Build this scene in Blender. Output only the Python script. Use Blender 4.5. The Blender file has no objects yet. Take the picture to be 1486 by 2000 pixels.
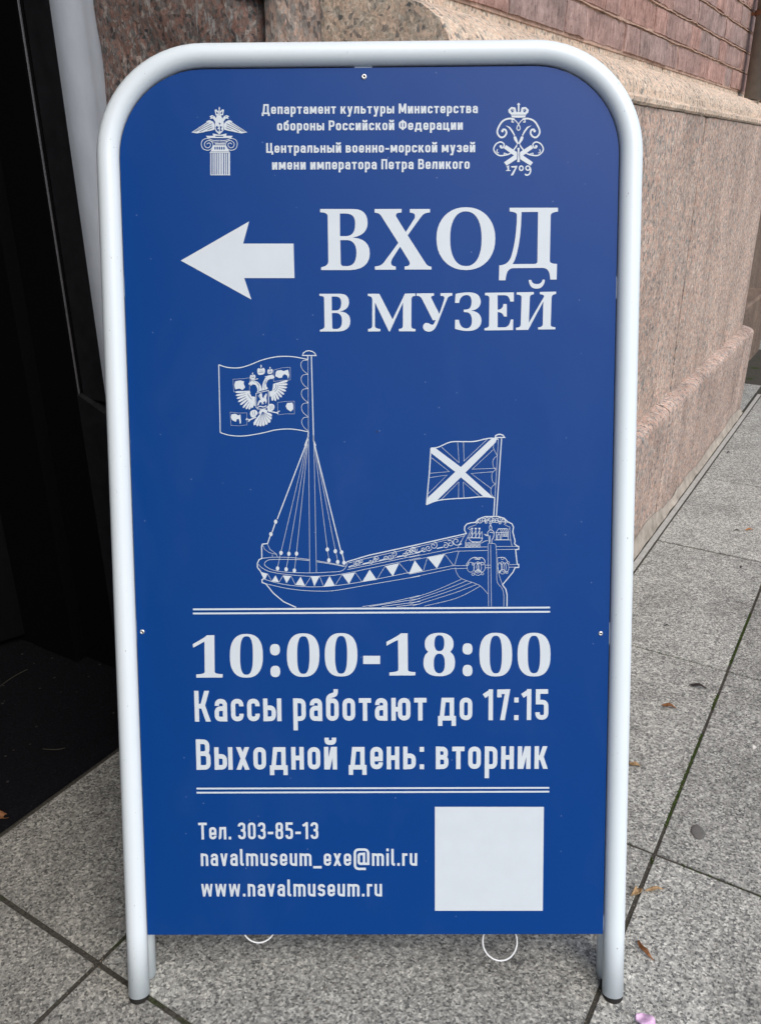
import bpy, bmesh, math, random
import numpy as np
from mathutils import Vector, Matrix, noise
from mathutils.geometry import delaunay_2d_cdt
random.seed(7)
S = bpy.context.scene
C = S.collection

# ------------------------------------------------------------------ camera
cam_d = bpy.data.cameras.new('camera'); cam = bpy.data.objects.new('camera', cam_d); C.objects.link(cam)
cam_d.sensor_fit = 'HORIZONTAL'; cam_d.sensor_width = 36.0; cam_d.lens = 36.0 * 1615.5 / 1486.0
cam_d.clip_start = 0.02; cam_d.clip_end = 400
CAM_H = 0.9635
pitch, roll = math.radians(23.067), math.radians(-0.524)
f = Vector((0, math.cos(pitch), -math.sin(pitch))); r = Vector((1, 0, 0)); u = r.cross(f)
r2 = r * math.cos(roll) + u * math.sin(roll); u2 = -r * math.sin(roll) + u * math.cos(roll)
cam.matrix_world = Matrix(((r2.x, u2.x, -f.x, 0), (r2.y, u2.y, -f.y, 0), (r2.z, u2.z, -f.z, CAM_H), (0, 0, 0, 1)))
S.camera = cam

# ------------------------------------------------------------------ light
W = bpy.data.worlds.new("World"); S.world = W; W.use_nodes = True
nt = W.node_tree; nt.nodes.clear()
sky = nt.nodes.new('ShaderNodeTexSky'); sky.sky_type = 'NISHITA'; sky.sun_disc = False
SUN_EL, SUN_AZ = math.radians(52), math.radians(150)      # azimuth clockwise from +Y
sky.sun_elevation = SUN_EL; sky.sun_rotation = SUN_AZ
sky.air_density = 1.0; sky.dust_density = 3.0; sky.ozone_density = 1.0
bg = nt.nodes.new('ShaderNodeBackground'); bg.inputs[1].default_value = 0.14
wo = nt.nodes.new('ShaderNodeOutputWorld')
nt.links.new(sky.outputs[0], bg.inputs[0]); nt.links.new(bg.outputs[0], wo.inputs[0])
sl = bpy.data.lights.new('sun', 'SUN'); sl.energy = 1.2; sl.angle = math.radians(50); sl.color = (1.0, 0.96, 0.9)
sun = bpy.data.objects.new('sun', sl); C.objects.link(sun)
sd = Vector((math.sin(SUN_AZ) * math.cos(SUN_EL), math.cos(SUN_AZ) * math.cos(SUN_EL), math.sin(SUN_EL)))
sun.rotation_euler = sd.to_track_quat('Z', 'Y').to_euler(); sun.location = sd * 20
vs = S.view_settings; vs.view_transform = 'Standard'; vs.look = 'None'; vs.gamma = 1.0; vs.exposure = 0.48
vs.use_curve_mapping = False

# ------------------------------------------------------------------ helpers
AZ = math.radians(58.2316)          # heading of the facade grid: local x runs along the facade, local y into the building
def obj(name, verts, faces, mat, parent=None, loc=(0, 0, 0), rz=0.0, smooth=False):
    me = bpy.data.meshes.new(name)
    if isinstance(verts, bmesh.types.BMesh):
        verts.to_mesh(me); verts.free()
    else:
        me.from_pydata([tuple(v) for v in verts], [], faces)
    me.update()
    if mat: me.materials.append(mat)
    if smooth:
        me.polygons.foreach_set('use_smooth', [True] * len(me.polygons))
    o = bpy.data.objects.new(name, me); C.objects.link(o)
    o.location = loc; o.rotation_euler = (0, 0, rz)
    if parent: o.parent = parent
    return o
def tag(o, label=None, cat=None, group=None, kind=None):
    if label: o['label'] = label
    if cat: o['category'] = cat
    if group: o['group'] = group
    if kind: o['kind'] = kind
    return o
def empty(name, loc=(0, 0, 0), rz=0.0, **k):
    o = bpy.data.objects.new(name, None); C.objects.link(o); o.location = loc; o.rotation_euler = (0, 0, rz)
    o.empty_display_size = 0.05
    return tag(o, **k)
def box_bm(x0, x1, y0, y1, z0, z1, bevel=0.0, seg=1):
    bm = bmesh.new()
    v = [bm.verts.new((x, y, z)) for z in (z0, z1) for y in (y0, y1) for x in (x0, x1)]
    for q in ((0, 2, 3, 1), (4, 5, 7, 6), (0, 1, 5, 4), (2, 6, 7, 3), (0, 4, 6, 2), (1, 3, 7, 5)):
        bm.faces.new([v[i] for i in q])
    if bevel: bmesh.ops.bevel(bm, geom=bm.edges[:], offset=bevel, segments=seg, affect='EDGES', profile=0.5)
    return bm
def box(name, x0, x1, y0, y1, z0, z1, mat, parent=None, bevel=0.0, seg=1, **k):
    return obj(name, box_bm(x0, x1, y0, y1, z0, z1, bevel, seg), None, mat, parent, **k)
def tube_mesh(path, rad, n=20, caps=True, closed=False):
    """verts, faces of a tube following path (list of Vectors)"""
    P = [Vector(p) for p in path]; V, F = [], []
    ref = None
    for i, p in enumerate(P):
        if closed: d = (P[(i + 1) % len(P)] - P[i - 1])
        else: d = (P[min(i + 1, len(P) - 1)] - P[max(i - 1, 0)])
        d.normalize()
        if ref is None: ref = d.orthogonal().normalized()
        ref = (ref - d * ref.dot(d)).normalized(); b = d.cross(ref)
        rr = rad[i] if isinstance(rad, (list, tuple)) else rad
        for k in range(n):
            a = 2 * math.pi * k / n
            V.append(p + (ref * math.cos(a) + b * math.sin(a)) * rr)
    m = len(P)
    for i in range(m if closed else m - 1):
        j = (i + 1) % m
        for k in range(n):
            F.append((i * n + k, i * n + (k + 1) % n, j * n + (k + 1) % n, j * n + k))
    if caps and not closed:
        F.append(tuple(reversed(range(n)))); F.append(tuple((m - 1) * n + k for k in range(n)))
    return V, F

# ------------------------------------------------------------------ materials
class NT:
    def __init__(s, name):
        s.m = bpy.data.materials.new(name); s.m.use_nodes = True; s.t = s.m.node_tree
        s.b = s.t.nodes['Principled BSDF']; s.out = s.t.nodes['Material Output']
    def n(s, ty, **k):
        nd = s.t.nodes.new(ty)
        for a, v in k.items(): setattr(nd, a, v)
        return nd
    def l(s, a, b): s.t.links.new(a, b)
    def pos(s, scale=(1, 1, 1), rot=0.0):
        g = s.n('ShaderNodeNewGeometry'); m = s.n('ShaderNodeMapping')
        m.inputs['Scale'].default_value = scale; m.inputs['Rotation'].default_value = (0, 0, rot)
        s.l(g.outputs['Position'], m.inputs[0]); return m.outputs[0]
    def noise(s, vec, scale, detail=3, rough=0.55, dist=0.0):
        n = s.n('ShaderNodeTexNoise'); n.inputs['Scale'].default_value = scale; n.inputs['Detail'].default_value = detail
        n.inputs['Roughness'].default_value = rough; n.inputs['Distortion'].default_value = dist
        s.l(vec, n.inputs['Vector']); return n.outputs['Fac']
    def voro(s, vec, scale, out='Color', feature='F1'):
        n = s.n('ShaderNodeTexVoronoi', feature=feature); n.inputs['Scale'].default_value = scale
        s.l(vec, n.inputs['Vector']); return n.outputs[out]
    def ramp(s, fac, stops, interp='LINEAR'):
        n = s.n('ShaderNodeValToRGB'); n.color_ramp.interpolation = interp
        e = n.color_ramp.elements
        while len(e) < len(stops): e.new(0.5)
        for i, (p, c) in enumerate(stops):
            e[i].position = p; e[i].color = (*c, 1) if not isinstance(c, (int, float)) else (c, c, c, 1)
        s.l(fac, n.inputs[0]); return n.outputs[0]
    def mix(s, fac, a, b, bt='MIX'):
        n = s.n('ShaderNodeMix', data_type='RGBA', blend_type=bt)
        for i, v in ((0, fac), (6, a), (7, b)):
            if isinstance(v, (int, float)): n.inputs[i].default_value = v
            elif isinstance(v, tuple): n.inputs[i].default_value = (*v, 1)
            else: s.l(v, n.inputs[i])
        return n.outputs[2]
    def math(s, op, a, b=0.0, clamp=False):
        n = s.n('ShaderNodeMath', operation=op, use_clamp=clamp)
        for i, v in ((0, a), (1, b)):
            if isinstance(v, (int, float)): n.inputs[i].default_value = v
            else: s.l(v, n.inputs[i])
        return n.outputs[0]
    def sep(s, c):
        n = s.n('ShaderNodeSeparateColor'); s.l(c, n.inputs[0]); return n.outputs
    def bump(s, h, strength=0.3, dist=0.001):
        n = s.n('ShaderNodeBump'); n.inputs['Strength'].default_value = strength; n.inputs['Distance'].default_value = dist
        s.l(h, n.inputs['Height']); s.l(n.outputs[0], s.b.inputs['Normal'])
    def fin(s, col=None, rough=0.5, spec=0.5, metal=0.0):
        if col is not None:
            if isinstance(col, tuple): s.b.inputs['Base Color'].default_value = (*col, 1)
            else: s.l(col, s.b.inputs['Base Color'])
        if isinstance(rough, (int, float)): s.b.inputs['Roughness'].default_value = rough
        else: s.l(rough, s.b.inputs['Roughness'])
        s.b.inputs['Specular IOR Level'].default_value = spec; s.b.inputs['Metallic'].default_value = metal
        return s.m
def objrand(M):
    o = M.n('ShaderNodeObjectInfo'); return o.outputs['Random']

def granite(name, pink, grey, dark, light, vstretch=0.55, scale=230, streak=0.0, tint=(1, 1, 1), lime=0.0, grime=0.35, bump=0.9):
    """coarse granite: crystals of feldspar, quartz and mica, tooled surface, weather stains"""
    M = NT(name)
    p = M.pos((1, 1, vstretch))
    nz = M.n('ShaderNodeTexNoise'); nz.inputs['Scale'].default_value = 60; nz.inputs['Detail'].default_value = 2; M.l(p, nz.inputs['Vector'])
    warp = M.n('ShaderNodeVectorMath', operation='MULTIPLY_ADD'); M.l(nz.outputs['Color'], warp.inputs[0]); warp.inputs[1].default_value = (.012, .012, .012); M.l(p, warp.inputs[2])
    pv = warp.outputs[0]
    v1 = M.sep(M.voro(pv, scale))[0]; v2 = M.sep(M.voro(pv, scale * 0.45))[1]; v3 = M.sep(M.voro(pv, scale * 2.2))[2]
    c1 = M.ramp(v1, [(0.0, dark), (0.13, dark), (0.17, grey), (0.42, grey), (0.5, pink), (0.86, pink), (0.93, light), (1.0, light)])
    c2 = M.ramp(v2, [(0.0, dark), (0.1, grey), (0.35, pink), (0.8, pink), (0.95, light)])
    col = M.mix(0.28, c1, c2)
    fine = M.ramp(v3, [(0.0, 0.72), (1.0, 1.22)])
    col = M.mix(1.0, col, fine, 'MULTIPLY')
    big = M.noise(M.pos((1, 1, 0.5)), 7.0, 5, 0.62)
    col = M.mix(1.0, col, M.ramp(big, [(0.3, 1 - grime), (0.62, 1.1)]), 'MULTIPLY')
    st = M.noise(M.pos((1, 1, 0.12)), 26.0, 4, 0.6)
    col = M.mix(1.0, col, M.ramp(st, [(0.36, 1 - grime * 0.4), (0.56, 1.03)]), 'MULTIPLY')
    if lime:
        lm = M.noise(M.pos((1, 1, 0.28)), 75.0, 5, 0.72, 0.6)
        lm2 = M.noise(M.pos(), 9.0, 2)
        k = M.math('MULTIPLY', M.ramp(lm, [(0.56, 0.0), (0.63, 1.0)]), M.ramp(lm2, [(0.42, 0.15), (0.6, lime)]))
        col = M.mix(k, col, (0.42, 0.42, 0.41))
    col = M.mix(1.0, col, tint, 'MULTIPLY')
    h = M.math('ADD', M.math('MULTIPLY', M.noise(M.pos((1, 1, 0.5)), 150.0, 5, 0.7), 1.0), M.math('MULTIPLY', v1, 0.25))
    M.bump(h, bump, 0.0022)
    return M.fin(col, 0.82, 0.35)

M_pink = granite('plinth_granite', (.53, .36, .28), (.345, .325, .29), (.115, .125, .13), (.66, .56, .47), vstretch=.75, scale=185, grime=.2)
M_coping = granite('coping_granite', (.66, .495, .37), (.50, .43, .34), (.15, .15, .145), (.72, .62, .50), vstretch=0.9, scale=200, grime=0.15, bump=1.0)
M_step = granite('step_granite', (.50, .34, .265), (.33, .305, .28), (.10, .105, .11), (.60, .51, .43), vstretch=.75, scale=185, grime=0.32, bump=.3)
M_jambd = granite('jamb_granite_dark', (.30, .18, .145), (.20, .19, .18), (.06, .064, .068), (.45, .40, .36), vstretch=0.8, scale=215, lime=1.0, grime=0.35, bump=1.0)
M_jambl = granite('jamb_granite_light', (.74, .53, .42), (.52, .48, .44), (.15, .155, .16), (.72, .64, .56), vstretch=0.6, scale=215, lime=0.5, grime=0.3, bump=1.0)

def paving():
    M = NT('paving_granite')
    rnd = objrand(M)
    p = M.pos()
    v1 = M.sep(M.voro(p, 350))[0]; v2 = M.sep(M.voro(p, 600))[1]; v3 = M.sep(M.voro(p, 170))[2]
    c = M.ramp(v1, [(0.0, (.04, .043, .046)), (0.18, (.07, .073, .075)), (0.26, (.20, .203, .192)), (0.6, (.335, .34, .32)), (0.82, (.46, .46, .425)), (0.94, (.64, .64, .59))])
    c = M.mix(0.38, c, M.ramp(v2, [(0.0, (.07, .072, .074)), (0.3, (.24, .24, .225)), (0.8, (.41, .41, .38)), (1.0, (.56, .56, .51))]))
    c = M.mix(1.0, c, M.ramp(v3, [(0.0, 0.82), (1.0, 1.15)]), 'MULTIPLY')
    b = M.noise(p, 5.0, 6, 0.65)
    c = M.mix(1.0, c, M.ramp(b, [(0.28, 0.66), (0.48, 1.0), (0.66, 1.12)]), 'MULTIPLY')
    b2 = M.noise(p, 24.0, 4, 0.6)
    c = M.mix(1.0, c, M.ramp(b2, [(0.3, 0.86), (0.7, 1.08)]), 'MULTIPLY')
    # pale worn patches
    pp = M.noise(p, 13.0, 3, 0.5, 0.4)
    c = M.mix(M.ramp(pp, [(0.66, 0.0), (0.76, 0.42)]), c, (.47, .455, .42))
    # dark drips
    dd = M.voro(p, 9.0, 'Distance')
    c = M.mix(M.ramp(dd, [(0.03, 0.5), (0.09, 0.0)]), c, (.12, .118, .11))
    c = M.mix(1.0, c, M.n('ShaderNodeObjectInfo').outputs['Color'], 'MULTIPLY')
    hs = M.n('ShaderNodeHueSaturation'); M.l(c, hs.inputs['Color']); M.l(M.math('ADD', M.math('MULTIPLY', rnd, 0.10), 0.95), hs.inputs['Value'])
    M.bump(M.math('ADD', M.noise(p, 330.0, 3, 0.7), M.math('MULTIPLY', v1, 0.8)), 1.0, 0.002)
    return M.fin(hs.outputs[0], 0.85, 0.3)
M_slab = paving()

def joint_mat():
    M = NT('joint_filling'); p = M.pos()
    n1 = M.noise(p, 9.0, 3, 0.6); n2 = M.noise(p, 260.0, 3, 0.7)
    c = M.mix(M.ramp(n1, [(0.56, 0.0), (0.66, 1.0)]), (.06, .056, .048), (.032, .045, .014))
    c = M.mix(1.0, c, M.ramp(n2, [(0.3, 0.5), (0.7, 1.5)]), 'MULTIPLY')
    M.bump(n2, 1.0, 0.002)
    return M.fin(c, 0.95, 0.1)
M_joint = joint_mat()

def simple(name, col, rough=0.5, spec=0.5, metal=0.0, var=0.12, nscale=40, bump=0.0, bscale=200):
    M = NT(name); p = M.pos(); n = M.noise(p, nscale, 4, 0.6)
    c = M.mix(1.0, col, M.ramp(n, [(0.3, 1 - var), (0.7, 1 + var)]), 'MULTIPLY')
    if bump: M.bump(M.noise(p, bscale, 3, 0.6), bump, 0.001)
    return M.fin(c, rough, spec, metal)

def white_paint():
    M = NT('white_powder_coat'); p = M.pos((1, 1, 0.6))
    sp = M.noise(p, 300.0, 3, 0.6)                       # tiny scuffs
    big = M.noise(p, 12.0, 3, 0.6)
    c = M.mix(M.ramp(sp, [(0.705, 0.0), (0.73, 0.7)]), (.675, .75, .79), (.24, .22, .2))
    c = M.mix(1.0, c, M.ramp(big, [(0.3, 0.985), (0.7, 1.01)]), 'MULTIPLY')
    return M.fin(c, 0.3, 0.5)
M_white = white_paint()

def blue_panel():
    M = NT('blue_printed_panel'); p = M.pos()
    sp = M.voro(p, 55.0, 'Distance')
    keep = M.sep(M.voro(p, 55.0))[0]
    k = M.math('MULTIPLY', M.ramp(sp, [(0.035, 1.0), (0.05, 0.0)]), M.ramp(keep, [(0.55, 0.0), (0.6, 0.5)]))
    c = M.mix(k, (.0002, .041, .205), (.16, .24, .42))
    sm = M.noise(M.pos((1, 1, .5)), 8.0, 5, .6, .5)
    c = M.mix(M.ramp(sm, [(.52, 0.), (.72, .025)]), c, (.18, .26, .42))
    return M.fin(c, M.ramp(sm, [(.3, .31), (.7, .38)]), 0.18)
M_blue = blue_panel()
M_print = simple('white_vinyl_print', (.55, .61, .655), 0.4, 0.3, var=0.02)
M_steel = simple('bright_zinc', (.75, .75, .74), 0.3, 0.5, 0.9, var=0.1)
M_dark = simple('dark_socket', (.01, .01, .01), 0.7)
M_rubber = simple('black_rubber', (.018, .017, .016), 0.75, 0.3)
M_tie = simple('white_nylon', (.62, .64, .65), 0.4, 0.4, var=0.1)
M_back = simple('panel_back_white', (.6, .62, .64), 0.5)

# ================================================================== GROUND
ground = tag(box('ground', -40, 40, -40, 40, -0.35, -0.06, simple('street_asphalt', (.06, .06, .058), 0.9, 0.2, bump=0.6, bscale=90)), kind='structure')
pav = box('pavement', -2.4, 6.4, -4.0, 1.6, -0.055, -0.0034, M_joint, rz=AZ)
tag(pav, kind='structure')
def clamp(v, a, b): return max(a, min(b, v))
SL = [-2.37, -1.805, -1.24, -.675, -.11, .454, 1.015, 1.577, 2.142, 2.707, 3.272, 3.51, 4.07, 4.64, 5.2, 5.77, 6.33]
TL = [-3.81, -3.245, -2.68, -2.11, -1.545, -.98, -.415, .150, .722, 1.03]
def slab(s0, s1, t0, t1, g=0.0019):
    gs = {2.142: .0036, 1.577: .0019, 1.015: .0024}
    bm = box_bm(s0 + gs.get(s0, g), s1 - gs.get(s1, g), t0 + g, t1 - g, -0.05, 0.0, 0.0011, 1)
    o = obj('paving_slab', bm, None, M_slab, pav)
    o.location.z = random.uniform(-0.0012, 0.0)
    o.rotation_euler.z = random.uniform(-.0012, .0012)
    # keep the small turn about the slab's own middle
    c = Vector(((s0 + s1) / 2, (t0 + t1) / 2, 0)); rr = Matrix.Rotation(o.rotation_euler.z, 3, 'Z')
    d = c - rr @ c; o.location.x += d.x; o.location.y += d.y
    return o
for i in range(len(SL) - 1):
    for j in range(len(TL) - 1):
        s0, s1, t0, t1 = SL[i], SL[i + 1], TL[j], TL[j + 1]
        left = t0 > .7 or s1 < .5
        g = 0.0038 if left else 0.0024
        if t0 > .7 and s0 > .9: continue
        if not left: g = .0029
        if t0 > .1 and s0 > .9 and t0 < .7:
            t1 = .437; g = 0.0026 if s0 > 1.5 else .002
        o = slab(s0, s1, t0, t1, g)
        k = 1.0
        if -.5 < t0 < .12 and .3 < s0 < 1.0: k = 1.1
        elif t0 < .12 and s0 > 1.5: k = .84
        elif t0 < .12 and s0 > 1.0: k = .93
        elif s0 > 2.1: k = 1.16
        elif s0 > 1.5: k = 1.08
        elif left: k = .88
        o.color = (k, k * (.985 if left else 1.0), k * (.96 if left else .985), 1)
# narrow edging strip and mortar fillet at the foot of the plinth
M_edge = simple('pale_edging_stone', (.36, .355, .33), 0.85, 0.25, var=0.15, nscale=60, bump=0.5)
for a, b in ((1.0, 2.0), (2.0, 3.0), (3.0, 3.9)):
    box('edging_stone', a + .001, b - .001, .4395, .4535, -0.04, .0, M_edge, pav, 0.001)
M_mortar = simple('crumbling_mortar', (.33, .295, .25), 0.95, 0.15, var=0.3, nscale=25, bump=1.0, bscale=120)
V, F = [], []
n = 90
for i in range(n + 1):
    s = 1.0 + 2.55 * i / n
    w = .010 + .030 * noise.noise(Vector((s * 2.6, 0, 3))) + .005 * noise.noise(Vector((s * 20, 0, 1)))
    w = clamp(w, .001, .022); q = .003 * noise.noise(Vector((s * 15, 2, 1)))
    V += [(s, .4555 + q, .0012), (s, .4625 - w * .12 + q * .5, .0025 + w * .8), (s, .4672 - w * .02, .006 + w * 2.2 + q * 2)]
for i in range(n):
    for k in range(2):
        a = i * 3 + k; F.append((a, a + 1, a + 4, a + 3))
obj('mortar_fillet', V, F, M_mortar, pav, smooth=True)
# moss along the joints
M_moss = simple('moss', (.045, .07, .018), 0.95, 0.1, var=0.5, nscale=150, bump=1.0, bscale=400)
V, F = [], []
def moss_run(p, q, dens, wid, zt):
    L = (Vector(q) - Vector(p)).length
    for _ in range(int(L * dens)):
        k = random.random(); c = Vector(p).lerp(Vector(q), k)
        if noise.noise(Vector((c.x * 6, c.y * 6, 5))) < -0.05: continue
        c += Vector((random.gauss(0, wid), random.gauss(0, wid)))
        rr = random.uniform(.0008, .0022); z = zt + random.uniform(-.002, .0012); b = len(V)
        for a in range(5):
            an = a * 1.2566 + random.random(); V.append((c.x + rr * math.cos(an), c.y + rr * math.sin(an), z - .003))
        V.append((c.x, c.y, z))
        for a in range(5): F.append((b + a, b + (a + 1) % 5, b + 5))
moss_run((1.015, .15), (2.3, .15), 1500, .0012, .0)
moss_run((1.54, .15), (1.60, .15), 1500, .004, .0)
moss_run((1.0, .15), (1.06, .15), 2200, .0025, .0)
moss_run((1.577, .14), (1.577, .437), 600, .0011, -.001)
moss_run((1.015, .0), (1.015, .437), 500, .0011, -.001)
tag(obj('moss', V, F, M_moss, None, rz=AZ), 'green moss growing along the joints of the grey paving right of the sign', 'moss', kind='stuff')

# ================================================================== GRANITE PLINTH with brick wall above
def prof_block(name, prof, s0, s1, mat, parent, jit=0.0012, step=0.03, seed=0, ends=True):
    """stone whose outline (t, z) runs along the facade from s0 to s1, with an uneven hand-tooled surface"""
    m = len(prof); k = max(2, int((s1 - s0) / step)); V, F = [], []
    for i in range(k + 1):
        s = s0 + (s1 - s0) * i / k
        e = 0.0016 if i in (0, k) else 0.0
        for (t, z) in prof:
            q = noise.noise(Vector((s * 22 + seed, t * 30, z * 30))) * jit + noise.noise(Vector((s * 80, t * 90 + seed, z * 90))) * jit * .5
            V.append((s, t + q + e, z + q * 0.7 - e))
    for i in range(k):
        for j in range(m):
            a = i * m + j; b = i * m + (j + 1) % m
            F.append((a, b, b + m, a + m))
    if ends: F.append(tuple(range(m - 1, -1, -1))); F.append(tuple(k * m + j for j in range(m)))
    return obj(name, V, F, mat, parent)
plinth = empty('granite_plinth', (0, 0, 0), AZ, label='pink granite plinth with stepped base and rounded moulding below the brick wall', cat='wall')
step_prof = [(.60, -.05), (.470, -.05), (.469, .0), (.467, .15), (.465, .30), (.465, .326), (.4675, .335), (.473, .341), (.481, .3455), (.504, .351), (.60, .352)]
for k, (a, b) in enumerate(((.975, 2.233), (2.241, 3.56))):
    prof_block('base_step_stone', step_prof, a, b, M_step, plinth, 0.0010, seed=k * 9)
face_prof = [(.68, .353)] + [(.502, .353 + (1.056 - .353) * i / 12) for i in range(13)] + [(.68, 1.056)]
for k, (a, b) in enumerate(((1.0, 1.40), (1.402, 2.369), (2.378, 3.5))):
    prof_block('facing_stone', face_prof, a, b, M_pink, plinth, 0.0012, seed=k * 5)
cop = [(.70, 1.0575), (.499, 1.0575), (.4955, 1.062), (.4955, 1.070), (.500, 1.0745), (.506, 1.076)]
for i in range(9):
    a = math.pi / 2 * i / 8
    cop.append((.600 - .088 * math.cos(a) ** 1.1, 1.078 + .070 * math.sin(a)))
cop += [(.604, 1.150), (.606, 1.166), (.614, 1.171), (.70, 1.171)]
for k, (a, b) in enumerate(((1.0, 2.305), (2.312, 3.5))):
    prof_block('coping_stone', cop, a, b, M_coping, plinth, 0.0016, 0.02, seed=k * 7)
# wall behind the end of the plinth, set back
M_brown = granite('recess_stone', (.20, .13, .09), (.13, .11, .09), (.05, .045, .04), (.25, .2, .15), scale=200)
box('return_stone', 3.5, 6.3, .74, 1.1, -.05, 1.16, M_brown, plinth, .004)
for a_, b_ in ((3.562, 4.07), (4.9, 5.6)):
    o = obj('paving_slab', box_bm(a_, b_, .465, .738, -.05, -.001, .001), None, M_slab, pav)
box('return_stone', 4.1, 4.9, .60, .74, -.05, .32, M_brown, plinth, .01)

def brick_mat(name, tone):
    M = NT(name); rnd = objrand(M)
    p = M.pos((1, 1, 0.45)); pz = M.pos()
    a = M.noise(p, 85.0, 5, 0.7); b = M.noise(pz, 16.0, 4, 0.6); c3 = M.noise(p, 260.0, 3, 0.65)
    c = M.ramp(a, [(0.3, (.15 * tone, .085 * tone, .065 * tone)), (0.45, (.29 * tone, .165 * tone, .135 * tone)), (0.62, (.37 * tone, .225 * tone, .185 * tone)), (0.75, (.47 * tone, .34 * tone, .275 * tone))])
    c = M.mix(1.0, c, M.ramp(b, [(0.3, 0.7), (0.66, 1.15)]), 'MULTIPLY')
    c = M.mix(M.ramp(c3, [(0.58, 0.0), (0.66, 0.75)]), c, (.07, .042, .036))
    hs = M.n('ShaderNodeHueSaturation'); M.l(c, hs.inputs['Color'])
    M.l(M.math('ADD', M.math('MULTIPLY', rnd, 0.22), 0.9), hs.inputs['Value'])
    M.l(M.math('ADD', M.math('MULTIPLY', rnd, 0.3), 0.66), hs.inputs['Saturation'])
    M.bump(M.math('ADD', a, M.math('MULTIPLY', c3, 0.5)), 1.0, 0.003)
    return M.fin(hs.outputs[0], 0.88, 0.25)
M_brick = brick_mat('clay_brick', 1.24)
M_pointing = simple('pointing', (.46, .32, .25), 0.95, 0.15, var=0.35, nscale=60, bump=1.0, bscale=160)
bwall = box('brick_wall', 1.0, 6.3, .6035, 1.1, 1.165, 4.2, M_pointing, rz=AZ)
tag(bwall, 'reddish brown clinker brick wall above the granite moulding, upper right', 'wall')
ZC = [1.166 + .0595 * i for i in range(12)]
for ci in range(len(ZC) - 1):
    off = {0: -.017, 1: .09, 2: -.11}.get(ci % 3)
    s = 1.0 + off - .355; long = (ci % 2 == 0)
    while s < 4.6:
        L = (.250 if long else .105) + random.uniform(-.006, .006); long = not long
        a, b = max(s, 1.005), s + L
        if b > 1.05:
            z0, z1 = ZC[ci] + .0045, ZC[ci + 1] - .0055
            y0 = .600 + random.uniform(-.0018, .0018)
            nx = max(2, int((b - a) / .035)); V = []; F = []
            for iz in range(5):
                for ix in range(nx + 1):
                    x = a + .0010 + (b - a - .0020) * ix / nx; z = z0 + (z1 - z0) * iz / 4
                    ed = (iz in (0, 4)) * .0008 + (ix in (0, nx)) * .0012
                    q = noise.noise(Vector((x * 25, ci * 7.1, z * 25))) * .0022
                    zz = z + (noise.noise(Vector((x * 30, iz * 3.0, ci * 5))) * .0028 if iz in (0, 4) else 0)
                    V.append((x, y0 + q + ed, zz))
            for iz in range(4):
                for ix in range(nx):
                    k = iz * (nx + 1) + ix; F.append((k, k + 1, k + nx + 2, k + nx + 1))
            # returns into the wall along the rim
            rim = [ix for ix in range(nx + 1)] + [iz * (nx + 1) + nx for iz in range(1, 5)] + [4 * (nx + 1) + ix for ix in range(nx - 1, -1, -1)] + [iz * (nx + 1) for iz in range(3, 0, -1)]
            base = len(V)
            for k in rim: V.append((V[k][0], .64, V[k][2]))
            for k in range(len(rim)):
                k2 = (k + 1) % len(rim); F.append((rim[k2], rim[k], base + k, base + k2))
            obj('brick', V, F, M_brick, bwall)
        s = b + .0015
# ragged mortar beads squeezed out of the bed joints
for ci in range(1, 5):
    V, F = [], []; nn = 260
    for i in range(nn + 1):
        s = 1.02 + 3.5 * i / nn
        wv = noise.noise(Vector((s * 9, ci * 3.3, 0))) * .004 + noise.noise(Vector((s * 40, ci, 2))) * .002
        th = .0016 + .0016 * abs(noise.noise(Vector((s * 16, ci, 7))))
        out = .599 + .004 * noise.noise(Vector((s * 12, ci, 9)))
        z = ZC[ci] + wv
        V += [(s, .62, z - th), (s, out, z - th * .6), (s, out, z + th * .6), (s, .62, z + th)]
    for i in range(nn):
        for k in range(3):
            a = i * 4 + k; F.append((a, a + 4, a + 5, a + 1))
    obj('bed_joint_mortar', V, F, M_pointing, bwall)

# drainpipe at the end of the wall
M_zinc = simple('painted_drainpipe_grey', (.20, .18, .16), 0.6, 0.4, 0.2, var=0.15)
dp = empty('drainpipe', (0, 0, 0), AZ, label='grey drainpipe with rusty bracket on the brick wall at the right edge', cat='pipe')
V, F = tube_mesh([(3.30, .555, 1.14), (3.30, .555, 4.0)], .030, 20); obj('pipe', V, F, M_zinc, dp, smooth=True)
V, F = tube_mesh([(3.30, .555, 1.385), (3.30, .555, 1.40)], .034, 20); obj('clamp', V, F, simple('rusty_iron', (.16, .07, .035), 0.85, 0.3, var=0.4), dp)
box('wall_bracket', 3.295, 3.305, .575, .64, 1.388, 1.397, simple('rusty_iron_bracket', (.2, .08, .04), 0.85, 0.3, var=0.4), dp)
V, F = tube_mesh([(3.335, .545, 1.13), (3.335, .545, 4.0)], .004, 8); obj('earth_wire', V, F, simple('pale_wire', (.5, .46, .4), 0.5), dp, smooth=True)

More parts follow.
